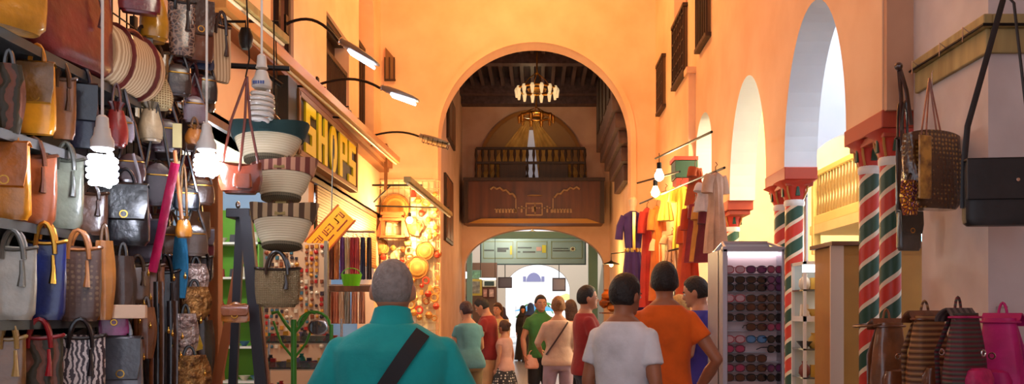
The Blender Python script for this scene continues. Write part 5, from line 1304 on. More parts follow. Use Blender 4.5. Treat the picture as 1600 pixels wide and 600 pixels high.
random.seed(51)
for k, z in enumerate(vz):
    for i in range(3):
        c, cn = ((210, 170, 80), 'gold') if i == 1 else random.choice([((150, 100, 70), 'brown'), ((230, 220, 200), 'ivory'), ((60, 60, 60), 'black'), ((130, 60, 50), 'red brown')])
        o = souvenir(((xa + xb) / 2 - .09 + i * .085, Yv + .12, z), (0, 2, 1)[(i + k) % 3], .11, c)
        tag(o, '%s ornament, %s on the %s vitrine shelf' % (cn, ('left', 'centre', 'right')[i], ('top', 'second', 'third', 'bottom')[k]), 'ornament')
tag(B().bb(at(1290, 0, 7.2).x, at(1300, 0, 7.2).x, 7.2, 7.25, 0, at(0, 378, 7.2).z).build('white_door_post', WHITE, smooth=False, bevel=.004), 'upright white post between the vitrine and the ochre cupboard', 'post')
# ---- ochre cupboard
Yo = 6.95; xa = at(1304, 0, Yo).x; zt = at(0, 384, Yo).z
OC = mat('ochre panel', (186, 132, 56), .6, kind='noise', rgb2=(164, 112, 44), scale=2)
t = thing('ochre_cupboard', 'tall plain ochre cupboard behind the nearest striped columns', 'cupboard', (xa, Yo, 0))
B().bb(0, .95, 0, .5, 0, zt).build('body', OC, t, smooth=False, bevel=.006)
B().bb(-.04, 1.0, -.05, .52, zt, zt + .035).build('top_board', mat('cupboard top', (120, 80, 52), .5), t, smooth=False, bevel=.004)
B().bb(-.04, .07, -.02, .0, 0, zt).build('edge_strip', mat('pale strip', (220, 196, 172), .5), t, smooth=False)
for x in (.05, .5): B().bb(x, x + .42, -.015, 0, .1, zt - .08).build('door', OC, t, smooth=False, bevel=.004)
B().bb(.44, .46, -.04, -.015, 1.0, 1.15).build('handle', CHROME, t, smooth=False)
# ---- mezzanine balustrade through the arch
t = thing('mezzanine_balustrade', 'cream painted balustrade of a mezzanine seen beyond the second column', 'balustrade', (4.4, 11.2, 0))
zb = 2.93; zt2 = 3.66
CP = mat('cream paint', (232, 214, 150), .5)
for z, hh_ in ((zb, .14), (zt2, .08)): B().bb(-.05, .05, 0, 2.0, z - hh_ / 2, z + hh_ / 2).build('rail', CP, t, smooth=False, bevel=.008)
for y in (0, 1.95): B().bb(-.06, .06, y - .05, y + .05, 2.4, zt2 + .1).build('newel', CP, t, smooth=False, bevel=.008)
for k in range(15): B().lathe([(.02, zb), (.028, zb + .15), (.014, zb + .3), (.028, zb + .45), (.016, zb + .6), (.02, zt2)], (0, .12 + k * .123, 0), 8).build('baluster', mat('dull bronze', (150, 124, 80), .5), t)
struct(B().bb(4.35, 7.4, 11.1, 13.3, 2.72, 2.86).build('ceiling_mezzanine', CREAM, smooth=False))
t = thing('blue_shelf', 'blue shop shelf with white goods under the mezzanine', 'shelf', (4.5, 11.3, 0))
B().bb(0, 1.0, .3, .34, 1.0, 2.7).build('back', mat('petrol blue', (50, 110, 130), .5), t, smooth=False)
for z in (1.9, 2.25, 2.55): B().bb(0, 1.0, 0, .32, z, z + .03).build('shelf', WHITE, t, smooth=False)
for x in (0, .97): B().bb(x, x + .03, 0, .34, 0, 2.72).build('side', WHITE, t, smooth=False)
for k in range(6): tag(B().bb(-.05, .05, -.08, .08, 0, .2).build('white_carton', WHITE, None, (4.6 + k * .14, 11.45, 2.28 if k < 3 else 1.93), smooth=False, bevel=.004), 'white carton on the blue shop shelf under the mezzanine', 'carton', 'white cartons on the blue shelf')

# ================================================================== RIGHT WALL BAGS
def beam():
    t = thing('timber_lintel', 'yellowed timber lintel with dark cable running up the near right wall', 'lintel', (0, 0, 0))
    x = 2.757
    ya, yb = 6.02, 5.09
    for nm, dz0, dz1, dx in (('lower_board', -.15, -.0, .03), ('upper_moulding', -.0, .08, .055)):
        za = at(1418, 128, ya).z; zb_ = at(1545, 30, yb).z
        z = (za + zb_) / 2 + .0
        B().bb(x - dx, x, yb - dx, ya, z + dz0, z + dz1).bb(x, 4.4, yb - dx, yb, z + dz0, z + dz1).build(nm, YWOOD, t, smooth=False, bevel=.008)
    B().tube([(x - .065, ya, z + .01), (x - .065, yb - .065, z + .01), (4.4, yb - .065, z + .01)], .009, 6).build('cable', BLACKM, t)
    for y in (5.9, 5.5, 5.2): B().tube([(x - .06, y, z + .02), (x - .1, y, z + .05), (x - .1, y, z - .04)], .005, 6).build('hook', CHROME, t)
    return z
zl = beam()
# monogram shiny tote
p = at(1462, 326, 5.3)
t = thing('tote_bag', 'shiny brown gold patterned tote hanging from the timber lintel', 'bag', (p.x, 5.35, p.z), .35)
wb, hb = .44, .48
B().loft(bag_body(wb * .9, hb, .16, wb, .1, .05, sag=-.05, wav=.06)).build('body', MONO2, t)
B().bb(-.2, -.1, -.1, -.085, .05, .45).build('gold_side_panel', M((206, 150, 60), .15, kind='noise', rgb2=(90, 56, 24), scale=14, bump=.8, coat=1.0), t, bevel=.006)
for x0, x1 in ((-.14, .1), (-.1, .14)): 
    B().tube([(x0, -.05, hb * .95), (-.01 + x0 * .1, .0, hb + .36), (x1, .05, hb * .95)], .006, 6).build('handle', leather((176, 104, 80)), t)
B().tube([(0, 0, hb + .3), (0, .0, hb + .4), (.03, .02, hb + .42)], .004, 6).build('hook', CHROME, t)
S('folded', 1422, 282, 336, 32, 5.25, (0, 0, 0), 'crumpled gold foil wrapped purse hanging below the patterned tote', m=M((226, 160, 60), .15, metal=.7, kind='cells', rgb2=(120, 60, 90), scale=40, bump=1.0), rz=.2)
S('satchel', 1420, 330, 392, 38, 5.75, (84, 80, 76), 'dark grey bag hanging behind the gold foil purse', rz=.2)
S('tote', 1410, 215, 340, 26, 5.85, (60, 36, 30), 'narrow dark brown bag at the left of the patterned tote', hang=.35)
tag(B().ptube([at(1404, 100, 5.9), at(1408, 150, 5.85), at(1410, 230, 5.8)], .03, .006).ptube([at(1404, 100, 5.9), at(1416, 140, 5.85), at(1424, 195, 5.8)], .03, .006).ball(at(1404, 104, 5.88), .03, 8, 6).build('hanging_strap', leather((66, 36, 32))), 'dark brown strap hung over the far end of the timber lintel', 'strap')
# black messenger
p = at(1568, 352, 4.6)
t = thing('messenger_bag', 'black messenger bag on a long strap at the right edge', 'bag', (p.x + .03, 4.62, p.z), -.12)
BL = M((34, 31, 34), .5, kind='leather', rgb2=(24, 22, 24), scale=12, bump=.15)
w_, h_ = .46, .36
B().loft([[(x, y, z) for x, y in sup(24, w_ / 2 * r, .05 * r, 5)] for z, r in ((0, .9), (.015, .98), (.04, 1), (.3, 1), (h_, .97))]).build('body', BL, t)
B().bb(-.232, .232, -.062, -.048, .14, h_ + .01).bb(-.232, .232, -.062, .04, h_ - .004, h_ + .01).build('flap', BL, t, smooth=False, bevel=.006)
B().lathe([(.001, -.004), (.012, -.003), (.01, .004), (.001, .005)], n=12).build('snap_button', CHROME, t, loc=(.03, -.066, .245), rot=(PI / 2, 0, 0))
q = at(1548, 8, 4.9) - Vector((p.x + .03, 4.62, p.z))
B().ptube([(-.23, 0, .1), (-.225, .0, h_), (-.2, .02, h_ + .2), (q.x, .2, q.z)], .034, .006).build('strap', BL, t)
B().ptube([(q.x, .2, q.z), (q.x + .03, .2, q.z + .01), (q.x + .05, .18, q.z - .03), (.12, 0, h_ + .1), (.22, 0, h_ - .03)], .016, .005).build('strap', BL, t)
# backpacks
BRW = M((96, 60, 40), .5, kind='hstripe', rgb2=(150, 110, 70), scale=9, bump=.4)
def pack(px, py0, py1, wpx, Y, m, m2, label, rz=.25): 
    return S('backpack', px, py0, py1, wpx, Y, (0, 0, 0), label, m=m, m2=m2, rz=rz)
pack(1390, 500, 640, 60, 5.55, leather((140, 86, 52)), leather((124, 72, 42)), 'tan leather drawstring backpack below the striped columns', .15)
tag(B().tube([(at(1356, 508, 5.6).x + math.cos(a) * .09 + .0, 5.6 + math.sin(a) * .1, at(1356, 508, 5.6).z + math.cos(a) * .01) for a in [2 * PI * k / 20 for k in range(20)]], .008, 6, closed=True).build('leather_ring', leather((120, 74, 44))), 'thin brown ring loop sticking out left of the tan backpack', 'loop')
pack(1452, 488, 640, 72, 5.2, BRW, leather((120, 70, 44)), 'brown woven backpack with shiny flap, between tan and pink backpacks', .2)
pk = pack(1508, 484, 650, 78, 4.8, M((96, 30, 44), .6, kind='hstripe', rgb2=(66, 66, 60), scale=12, bump=.3), M((206, 40, 110), .5, kind='cloth', rgb2=(150, 24, 84), scale=14, bump=.6), 'pink and dark patterned backpack with grey flap', .5)
for ch in pk.children:
    if ch.name.startswith('flap'): ch.data = ch.data.copy(); ch.data.materials[0] = M((110, 96, 92), .7, kind='stripe', rgb2=(70, 58, 60), scale=6)
pack(1562, 492, 650, 70, 4.95, M((196, 20, 120), .55, kind='cloth', rgb2=(170, 14, 100), scale=8, bump=.4), M((176, 16, 104), .55), 'bright magenta backpack at the far right', -.9)
tag(B().tube([(at(1570, 0, 5).x + .0, 5.08, at(0, 480, 5).z), (at(1570, 0, 5).x, 4.98, at(0, 480, 5).z)], .008).build('wall_hook', CHROME), 'metal wall hook above the magenta backpack', 'hook')
# ================================================================== PEOPLE (facing +y in their own frame)
SKIN = mat('skin', (200, 142, 110), .5, kind='noise', rgb2=(186, 126, 96), scale=6)
SKIN2 = mat('tanned skin', (168, 108, 78), .5, kind='noise', rgb2=(152, 94, 66), scale=6)
def remeshed(b, name, m, parent, vox, sm=5):
    me = bpy.data.meshes.new('tmp'); me.from_pydata(b.v, [], b.f)
    bm = bmesh.new(); bm.from_mesh(me); bmesh.ops.recalc_face_normals(bm, faces=bm.faces); bm.to_mesh(me); bm.free()
    o = bpy.data.objects.new(name, me); COL.objects.link(o)
    r = o.modifiers.new('r', 'REMESH'); r.mode = 'VOXEL'; r.voxel_size = vox; r.use_smooth_shade = True
    s = o.modifiers.new('s', 'SMOOTH'); s.iterations = sm; s.factor = .5
    dg = bpy.context.evaluated_depsgraph_get(); dg.update()
    nm = bpy.data.meshes.new_from_object(o.evaluated_get(dg)); o.modifiers.clear(); o.data = nm; nm.name = name
    bpy.data.meshes.remove(me)
    nm.materials.clear(); nm.materials.append(m)
    for p in nm.polygons: p.use_smooth = True
    if parent: o.parent = parent
    return o
def torso_prof(female, wb, db):
    if female:
        P = [(.80, .15, .11, 0), (.90, .175, .125, -.015), (1.0, .155, .11, 0), (1.09, .125, .092, 0), (1.2, .142, .11, .012), (1.3, .152, .122, .018), (1.38, .15, .1, 0), (1.43, .12, .08, -.01), (1.47, .065, .06, -.012), (1.53, .048, .05, 0)]
    else:
        P = [(.80, .155, .11, 0), (.90, .168, .12, -.01), (1.0, .158, .115, 0), (1.09, .155, .11, .004), (1.2, .166, .118, .006), (1.32, .18, .126, .006), (1.39, .178, .112, -.004), (1.44, .14, .088, -.012), (1.485, .078, .066, -.014), (1.54, .056, .056, 0)]
    return [(z, rx * (1 + (wb - 1) * (1 if z < 1.41 else .8 if z < 1.46 else .3)), ry * (1 + (db - 1) * (1 if z < 1.41 else .4)), y) for z, rx, ry, y in P]
def interp(P, z):
    if z <= P[0][0]: return P[0][1:]
    for a, b in zip(P[:-1], P[1:]):
        if z <= b[0]:
            q = (z - a[0]) / (b[0] - a[0]); return tuple(a[i] + (b[i] - a[i]) * q for i in (1, 2, 3))
    return P[-1][1:]
def person(label, x, y, H, rz, shirt, bottom, hair, pose=None, female=False, wb=1., db=1., sleeve=.5, btype='trousers', skin=None, head=(0, 0), lean=0, vox=.012, hem=.84, group=None, shoe=(60, 50, 46), collar=False, hairstyle='short', detail=True, strap=None, shirt_off=.014, twist=0):
    t = thing('person', label, 'person', (x, y, 0), rz, group)
    k = H / 1.75; skin = skin or SKIN
    pose = pose or {}
    P = torso_prof(female, wb, db)
    def T(p):   # lean of the upper body about the hips
        p = Vector(p)
        if p.z > .92 and lean:
            q = min(1, (p.z - .92) / .12); c = Vector((0, 0, .95)); p = Euler((-lean * q, 0, 0)).to_matrix() @ (p - c) + c
        return p * k
    def torso(b, z0, z1, off, flare=0):
        zs = [z0 + (z1 - z0) * i / 12 for i in range(13)]; rings = []
        for z in zs:
            rx, ry, yo = interp(P, z); fl = flare * max(0, 1.1 - z)
            rings.append([T((cx_, cy_ + yo, z)) for cx_, cy_ in sup(28, rx + off + fl, ry + off + fl, 2.4)])
        b.loft(rings)
    sw = (.138 if female else .166) * wb
    arms = {}
    for s_, nm in ((1, 'R'), (-1, 'L')):
        el, wr = pose.get(nm, ((s_ * (sw + .055), -.03, 1.12), (s_ * (sw + .06), .04, .88)))
        arms[s_] = (Vector((s_ * sw, -.005, 1.375)), Vector(el), Vector(wr))
    legs = {}
    for s_, nm in ((1, 'RL'), (-1, 'LL')):
        kn, an = pose.get(nm, ((s_ * .1, .02, .5), (s_ * .11, -.02, .09)))
        legs[s_] = (Vector((s_ * .085 * wb, 0, .88)), Vector(kn), Vector(an))
    af = .86 if female else 1.0
    b = B(); torso(b, .80, 1.5, 0)
    b.tube([T((0, -.012, 1.44)), T((0, -.004, 1.52)), T((0, .01, 1.6))], [.06 * k * af * (1 + .1 * (wb - 1)), .055 * k * af, .055 * k * af], 16)
    # head in its own frame
    yaw, pitch = head; HR = Euler((pitch, 0, yaw)).to_matrix(); hc = Vector((0, .012, 1.53))
    HS = 1.08
    def Hd(p): return T(hc + HR @ (Vector(p) * HS))
    def hball(b, c, r, nu=18, nv=12):
        c = Vector(c); rings = []
        for i in range(nv + 1):
            a = -PI / 2 + PI * i / nv; q = max(math.cos(a), .02)
            rings.append([Hd(c + Vector((math.cos(2 * PI * j / nu) * q * r[0], math.sin(2 * PI * j / nu) * q * r[1], math.sin(a) * r[2]))) for j in range(nu)])
        b.loft(rings)
    hball(b, (0, 0, .098), (.077, .095, .105)); hball(b, (0, .03, .035), (.056, .064, .065)); hball(b, (0, .085, .0), (.02, .016, .018))
    hball(b, (0, .1, .065), (.013, .022, .02), 10, 8); hball(b, (0, .088, .09), (.01, .014, .028), 10, 8)
    for s_ in (-1, 1): hball(b, (s_ * .079, -.002, .075), (.011, .02, .032), 10, 8)
    for s_ in (-1, 1):
        a, e, w = arms[s_]; m1 = (a + e) / 2; m2_ = e + (w - e) * .35
        b.tube([T(q) for q in (a + Vector((-s_ * .03, 0, .0)), a, m1, e, m2_, w)], [r * k * af for r in (.05, .056, .048, .04, .043, .027)], 14)
        b.ball(T(a), .056 * k * af, 12, 8); b.ball(T(e), .04 * k * af, 12, 8)
        h, kn, an = legs[s_]; m1 = (h + kn) / 2; m2_ = kn + (an - kn) * .35
        b.tube([q * k for q in (h, m1, kn, m2_, an)], [r * k * (1.02 if female else 1) for r in (.088, .076, .054, .056, .036)], 16)
        b.ball(kn * k, .054 * k, 12, 8)
        b.ball((an + Vector((0, -.01, -.04))) * k, (.036 * k, .045 * k, .04 * k), 12, 8)
        b.ball((an + Vector((0, .08, -.055))) * k, (.042 * k, .11 * k, .03 * k), 12, 8)
    body = remeshed(b, 'body', skin, t, vox, 4)
    # hands joined to the body mesh
    hb = B()
    for s_ in (-1, 1):
        a, e, w = [T(q) for q in arms[s_]]
        d = (w - e).normalized(); curl = pose.get('curl', .5)
        hd = Vector(pose.get('hand' + ('R' if s_ > 0 else 'L'), d)).normalized()
        side = hd.cross(Vector((s_, 0, 0))).normalized() if abs(hd.x) < .8 else Vector((0, 0, 1))   # across the knuckles (thumb side)
        if side.y < 0 and abs(hd.x) < .8: side = -side
        pn = hd.cross(side).normalized() * 1.0
        if pn.x * s_ > 0: pn = -pn        # palm normal points to the body
        w0 = w - hd * .01 * k
        rings = []
        for q, ww, th in ((-.01, .024, .02), (.02, .032, .017), (.06, .041, .015), (.092, .04, .012)):
            rings.append([w0 + hd * q * k + side * cx_ + pn * cy_ for cx_, cy_ in sup(12, ww * k * af, th * k * af, 2.6)])
        hb.loft(rings)
        for i, L_ in enumerate((.072, .082, .078, .06)):
            o_ = w0 + hd * .085 * k + side * (.03 - i * .0205) * k * af; p1 = o_ + (hd + pn * .25 * curl).normalized() * L_ * .5 * k
            p2 = p1 + (hd + pn * 1.1 * curl).normalized() * L_ * .3 * k; p3 = p2 + (hd * .7 + pn * 1.8 * curl).normalized() * L_ * .25 * k
            hb.tube([o_, p1, p2, p3], [.0092 * k * af, .0088 * k * af, .0078 * k * af, .005 * k * af], 8)
        th0 = w0 + hd * .03 * k + side * .03 * k; th1 = th0 + (hd * .7 + side * .7 + pn * .2) * .038 * k; th2 = th1 + (hd + side * .15 + pn * .35) * .03 * k
        hb.tube([th0 - side * .01 * k, th0, th1, th2], [.011 * k, .0125 * k, .0105 * k, .007 * k], 8)
    bm = bmesh.new(); bm.from_mesh(body.data)
    vs = [bm.verts.new(v) for v in hb.v]
    for f in hb.f:
        try: fc = bm.faces.new([vs[i] for i in f]); fc.smooth = True
        except ValueError: pass
    bmesh.ops.recalc_face_normals(bm, faces=bm.faces); bm.to_mesh(body.data); bm.free()
    # face
    if detail:
        for s_ in (-1, 1):
            e_ = B(); hball(e_, (s_ * .031, .083, .085), (.014, .009, .008), 10, 6); eo = e_.build('eye', mat('eye white', (230, 224, 218), .2), t)
            e_ = B(); hball(e_, (s_ * .031, .091, .085), (.006, .003, .006), 8, 6); e_.build('iris', mat('iris dark', (40, 26, 20), .2), eo)
            e_ = B(); e_.tube([Hd((s_ * .014, .094, .104)), Hd((s_ * .03, .093, .109)), Hd((s_ * .046, .081, .103))], .004 * k, 6); e_.build('eyebrow', hair if hair else DWOOD, t)
        e_ = B(); e_.tube([Hd((-.024, .085, .026)), Hd((0, .096, .028)), Hd((.024, .085, .026))], [.003 * k, .0065 * k, .003 * k], 8); e_.build('lips', mat('lips', (160, 84, 74), .4), t)
    # hair
    if hair:
        hbm = B(); nu, nv = 32, 20; rings = []
        front = {'short': .158, 'buzz': .162, 'long': .15, 'bun': .16, 'scarf': .14}.get(hairstyle, .155)
        th = {'short': .008, 'buzz': .002, 'long': .016, 'bun': .01, 'scarf': .02}.get(hairstyle, .012)
        for i in range(nv + 1):
            a = -PI / 2 + PI * i / nv; q = max(math.cos(a), .02); row = []
            for j in range(nu):
                ph = 2 * PI * j / nu; c, s_ = math.cos(ph), math.sin(ph)
                z = .098 + math.sin(a) * .105; yv = s_ * q
                # hair line height depends on the side: high over the face, low at the nape
                line = .028 + (front - .028) * max(0, min(1, (yv + .15) / .75)) ** 1.3
                if hairstyle == 'buzz': line += .012
                on = max(0, min(1, (z - line) / .02 + .3))
                r = .965 + on * (th / .09 + .035) + (.012 * on * math.sin(ph * 7 + i) if hairstyle != 'buzz' else 0)
                row.append(Hd((c * q * .077 * r, s_ * q * .095 * r, .098 + math.sin(a) * .105 * r)))
            rings.append(row)
        hbm.loft(rings)
        if hairstyle == 'long':
            rings = []
            for z, rx, ry, yo in ((.15, .07, .06, -.03), (.08, .088, .06, -.045), (.02, .09, .05, -.05), (-.05, .085, .042, -.055), (-.1, .06, .03, -.055)):
                rings.append([Hd((math.cos(2 * PI * j / 20) * rx * (1 + .05 * math.sin(j * 3)), math.sin(2 * PI * j / 20) * ry + yo, z)) for j in range(20)])
            hbm.loft(rings)
        if hairstyle == 'bun': hball(hbm, (0, -.105, .13), (.042, .038, .042))
        if hairstyle == 'scarf':
            rings = []
            for z, rx, ry, yo in ((.17, .07, .07, -.01), (.08, .095, .09, -.02), (0, .1, .1, -.02), (-.07, .15, .12, -.02), (-.12, .18, .13, -.02)):
                rings.append([Hd((math.cos(2 * PI * j / 20) * rx, math.sin(2 * PI * j / 20) * ry + yo, z)) for j in range(20)])
            hbm.loft(rings)
        ho = remeshed(hbm, 'headscarf' if hairstyle == 'scarf' else 'hair', hair, t, max(.007, vox * .7), 2)
    # shirt
    b = B(); torso(b, hem, (1.49 if collar else 1.47) if not female else 1.445, shirt_off, flare=.06)
    for s_ in (-1, 1):
        a, e, w = arms[s_]
        if sleeve > 0:
            if sleeve <= 1: end = a + (e - a) * sleeve; pts = [a + Vector((-s_ * .05, 0, .0)), a, (a + end) / 2, end]; rr = [.055, .062, .062, .066]
            else: pts = [a + Vector((-s_ * .05, 0, .0)), a, e, e + (w - e) * (sleeve - 1)]; rr = [.062, .07, .056, .042]
            b.tube([T(q) for q in pts], [r * k * af for r in rr], 16)
            b.ball(T(a), .061 * k * af, 12, 8)
    remeshed(b, 'shirt', shirt, t, vox, 6)
    if collar:
        b = B(); rings = []
        for z, rx, ry in ((1.455, .105, .088), (1.50, .082, .078), (1.545, .07, .07), (1.54, .063, .063), (1.46, .075, .07)):
            rings.append([T((math.cos(2 * PI * j / 28) * rx * (1 + .12 * (wb - 1)), math.sin(2 * PI * j / 28) * ry - .012 + (1.5 - z) * -.1, z - .015 * math.sin(2 * PI * j / 28))) for j in range(28)])
        b.loft(rings); b.build('collar', shirt, t)
    # lower garment
    b = B()
    if btype in ('trousers', 'shorts'):
        torso(b, .80, 1.0, .012)
        for s_ in (-1, 1):
            h, kn, an = legs[s_]
            if btype == 'trousers': pts = [h, (h + kn) / 2, kn, (kn + an) / 2, an + Vector((0, 0, .0))]; rr = [.1, .092, .074, .066, .062]
            else: e2 = kn + (an - kn) * .1; pts = [h, (h + kn) / 2, e2]; rr = [.102, .1, .09]
            b.tube([q * k for q in pts], [r * k for r in rr], 16)
        remeshed(b, btype, bottom, t, vox, 5)
    elif btype in ('skirt', 'robe'):
        zb_ = .5 if btype == 'skirt' else .04; rings = []
        for i in range(9):
            u = i / 8; z = 1.0 - (1.0 - zb_) * u; rings.append([(math.cos(2 * PI * j / 40) * (.165 + .12 * u * (1 if btype == 'skirt' else .8)) * k * (1 + .05 * u * math.sin(j * 1.9)), math.sin(2 * PI * j / 40) * (.125 + .12 * u) * k * (1 + .05 * u * math.sin(j * 1.9)), z * k) for j in range(40)])
        b.loft(rings); b.build(btype, bottom, t)
    for s_ in (-1, 1):
        an = legs[s_][2]
        b = B(); rings = []
        for yv, w_, h_ in ((-.075, .03, .05), (-.05, .042, .075), (0, .044, .08), (.06, .046, .06), (.13, .05, .045), (.175, .035, .03)):
            rings.append([Vector((an.x + cx_, an.y + yv + .02, max(0.0, h_ / 2 + cz_))) * k for cx_, cz_ in sup(14, w_, h_ / 2 + .003, 3)])
        b.loft(rings); b.build('shoe', M(shoe, .5), t)
    if strap:
        mm, w_, (xa, za), (xb, zb_), side = strap; pts = []; ftp = []
        def surf(x, z, sgn, off=.02):
            rx, ry, yo = interp(P, z); rx += shirt_off + .0; ry += shirt_off
            u = min(.98, abs(x) / rx); return T((x, yo + sgn * (ry * (1 - u ** 2.4) ** (1 / 2.4) + off), z))
        n = 16
        b = B(); rings = []
        for i in range(n + 1):
            u = i / n; x = xa + (xb - xa) * u; z = za + (zb_ - za) * u
            c = surf(x, z, side); dx = (xb - xa); dz = (zb_ - za); L_ = math.hypot(dx, dz); nx, nz = -dz / L_, dx / L_
            r = []
            for a_, o_ in ((-1, .012), (-1, .022), (1, .022), (1, .012)):
                r.append(surf(x + nx * w_ / 2 * a_, z + nz * w_ / 2 * a_, side, o_))
            rings.append(r)
        # over the shoulder to the other side
        b.loft(rings); b.build('bag_strap', mm, t)
    return t
W_ = cloth
H_dark = M((34, 26, 24), .6, kind='noise', rgb2=(20, 15, 14), scale=60, bump=.5)
H_brown = M((84, 52, 34), .6, kind='noise', rgb2=(56, 34, 24), scale=60, bump=.5)
H_grey = M((150, 142, 138), .8, kind='noise', rgb2=(128, 120, 116), scale=50, bump=.4)
H_light = M((150, 100, 56), .6, kind='noise', rgb2=(110, 70, 40), scale=60, bump=.5)
# 1 grey-haired man in teal, nearest
person('grey haired man in a teal polo shirt seen from behind, black strap over his shoulder', -.575, 3.3, 1.71, .06, W_((6, 168, 168)), W_((70, 70, 80)), H_grey,
       pose={'R': ((.335, -.03, 1.10), (.33, .05, .86)), 'L': ((-.335, -.03, 1.10), (-.33, .05, .86))}, wb=1.26, db=1.25, sleeve=.72, collar=True, hairstyle='buzz', skin=SKIN, vox=.009,
       strap=(M((24, 22, 26), .7), .062, (.13, 1.455), (-.2, .96), -1), head=(-.05, .04))
# 2 white tee
person('man in a plain white t-shirt seen from behind, head turned right', .495, 4.8, 1.72, -.5, W_((236, 236, 244)), W_((60, 64, 84)), H_dark,
       pose={'R': ((.215, -.04, 1.12), (.22, .06, .88)), 'L': ((-.215, -.03, 1.12), (-.22, .04, .87))}, wb=.96, db=1.05, sleeve=.62, skin=SKIN2, vox=.01, head=(-.3, -.1), hairstyle='short')
# 3 orange tee
person('man in a bright orange t-shirt seen from behind, right arm bent to his hip', .87, 5.7, 1.84, -.1, W_((244, 104, 10)), W_((40, 44, 60)), H_dark,
       pose={'R': ((.33, -.05, 1.12), (.22, .1, .90)), 'L': ((-.25, -.03, 1.12), (-.22, .1, .9))}, wb=.97, sleeve=.5, skin=SKIN2, vox=.011, hairstyle='short')
# 4 blue tee
person('man in a violet blue t-shirt standing beside the sunglasses rack', 1.37, 7.0, 1.80, 1.0, W_((72, 62, 170)), W_((130, 130, 150)), H_dark,
       pose={'R': ((.24, .02, 1.12), (.2, .2, 1.0)), 'L': ((-.24, .0, 1.12), (-.18, .2, 1.02))}, sleeve=.5, skin=SKIN, vox=.012, head=(.2, -.25))
# 5 dark red tee, profile to the right
person('man in a dark red t-shirt in profile facing right with folded arms', .50, 8.6, 1.77, -1.45, W_((156, 34, 34)), W_((50, 50, 64)), H_dark,
       pose={'R': ((.25, .08, 1.14), (.03, .24, 1.1)), 'L': ((-.25, .08, 1.14), (-.02, .26, 1.14))}, sleeve=.5, vox=.012, head=(.0, 0))
# 6 woman in beige blouse
person('woman in a pale beige blouse and mauve trousers seen from behind with thin crossbody strap', .26, 10.4, 1.69, .1, W_((222, 182, 158)), W_((176, 146, 160)), H_light,
       pose={'R': ((.2, -.02, 1.13), (.16, .15, .95)), 'L': ((-.27, .02, 1.14), (-.2, .18, 1.02)), 'RL': ((.11, .02, .5), (.12, -.02, .09)), 'LL': ((-.13, .03, .5), (-.2, -.02, .09))}, female=True, wb=1.15, sleeve=1.3, hairstyle='bun', vox=.013, hem=.86,
       strap=(M((70, 40, 34), .5), .02, (.11, 1.42), (-.17, 1.0), -1))
# 7 behind her
person('person in a peach top and black trousers half hidden behind the beige blouse', .47, 11.8, 1.66, .2, W_((226, 150, 120)), W_((34, 32, 38)), H_brown, female=True, hairstyle='long', vox=.015, sleeve=.5)
# 8 green polo man facing us
person('man in a green polo and dark shorts facing the camera, holding a bag', .04, 12.0, 1.74, PI + .25, W_((62, 124, 60)), W_((36, 32, 34)), H_dark, btype='shorts',
       pose={'R': ((.26, -.0, 1.12), (.24, .05, .87))}, sleeve=.5, collar=True, vox=.013, shoe=(90, 80, 70))
p = at(831, 552, 11.9)
t = thing('plastic_bag', 'small peach coloured plastic bag held by the man in green', 'bag', p + Vector((0, 0, -.22)))
B().loft(bag_body(.2, .2, .1, .13, .05, .1, wav=.08)).build('body', M((236, 176, 150), .35, kind='noise', rgb2=(226, 150, 120), scale=10, bump=.5), t)
for s_ in (-1, 1): B().tube(arc(-.04, .04, .19, .07, s_ * .02), .006, 6).build('handle', M((236, 176, 150), .35, kind='noise', rgb2=(226, 150, 120), scale=10, bump=.5), t)
# 9 woman in teal tee at left
person('woman in a grey teal t-shirt and khaki trousers at the left, leaning forward', -.86, 10.5, 1.64, .5, W_((96, 150, 156)), W_((140, 116, 76)), M((70, 34, 36), .6, kind='noise', rgb2=(44, 20, 24), scale=50, bump=.5),
       pose={'R': ((.22, .06, 1.12), (.14, .24, 1.02)), 'L': ((-.22, .06, 1.12), (-.22, .2, .9))}, female=True, wb=1.15, lean=.1, hairstyle='short', vox=.013, sleeve=.45, head=(.2, -.2))
# 10 man in dark red at left
person('man in a maroon t-shirt and beige shorts at the left, looking down', -.66, 11.7, 1.72, 1.35, W_((150, 36, 34)), W_((214, 168, 120)), H_dark, btype='shorts',
       pose={'R': ((.24, .06, 1.12), (.2, .26, 1.04)), 'L': ((-.24, .08, 1.14), (-.14, .28, 1.1))}, sleeve=.5, lean=.12, head=(0, -.4), vox=.013)
# 11 girl
person('girl in a pink top and dark dotted skirt walking between the adults', -.46, 11.6, 1.38, .9, W_((228, 176, 160)), M((40, 34, 38), .6, kind='spots', rgb2=(220, 210, 200), scale=26), H_brown, btype='skirt', female=True, hairstyle='bun', vox=.012, sleeve=.25, wb=.95)
# 12 woman further back
person('woman in a pale yellow shirt further back behind the girl', -.74, 15.5, 1.66, PI - .4, W_((214, 186, 130)), W_((120, 90, 70)), H_brown, female=True, hairstyle='long', vox=.016, sleeve=.6)
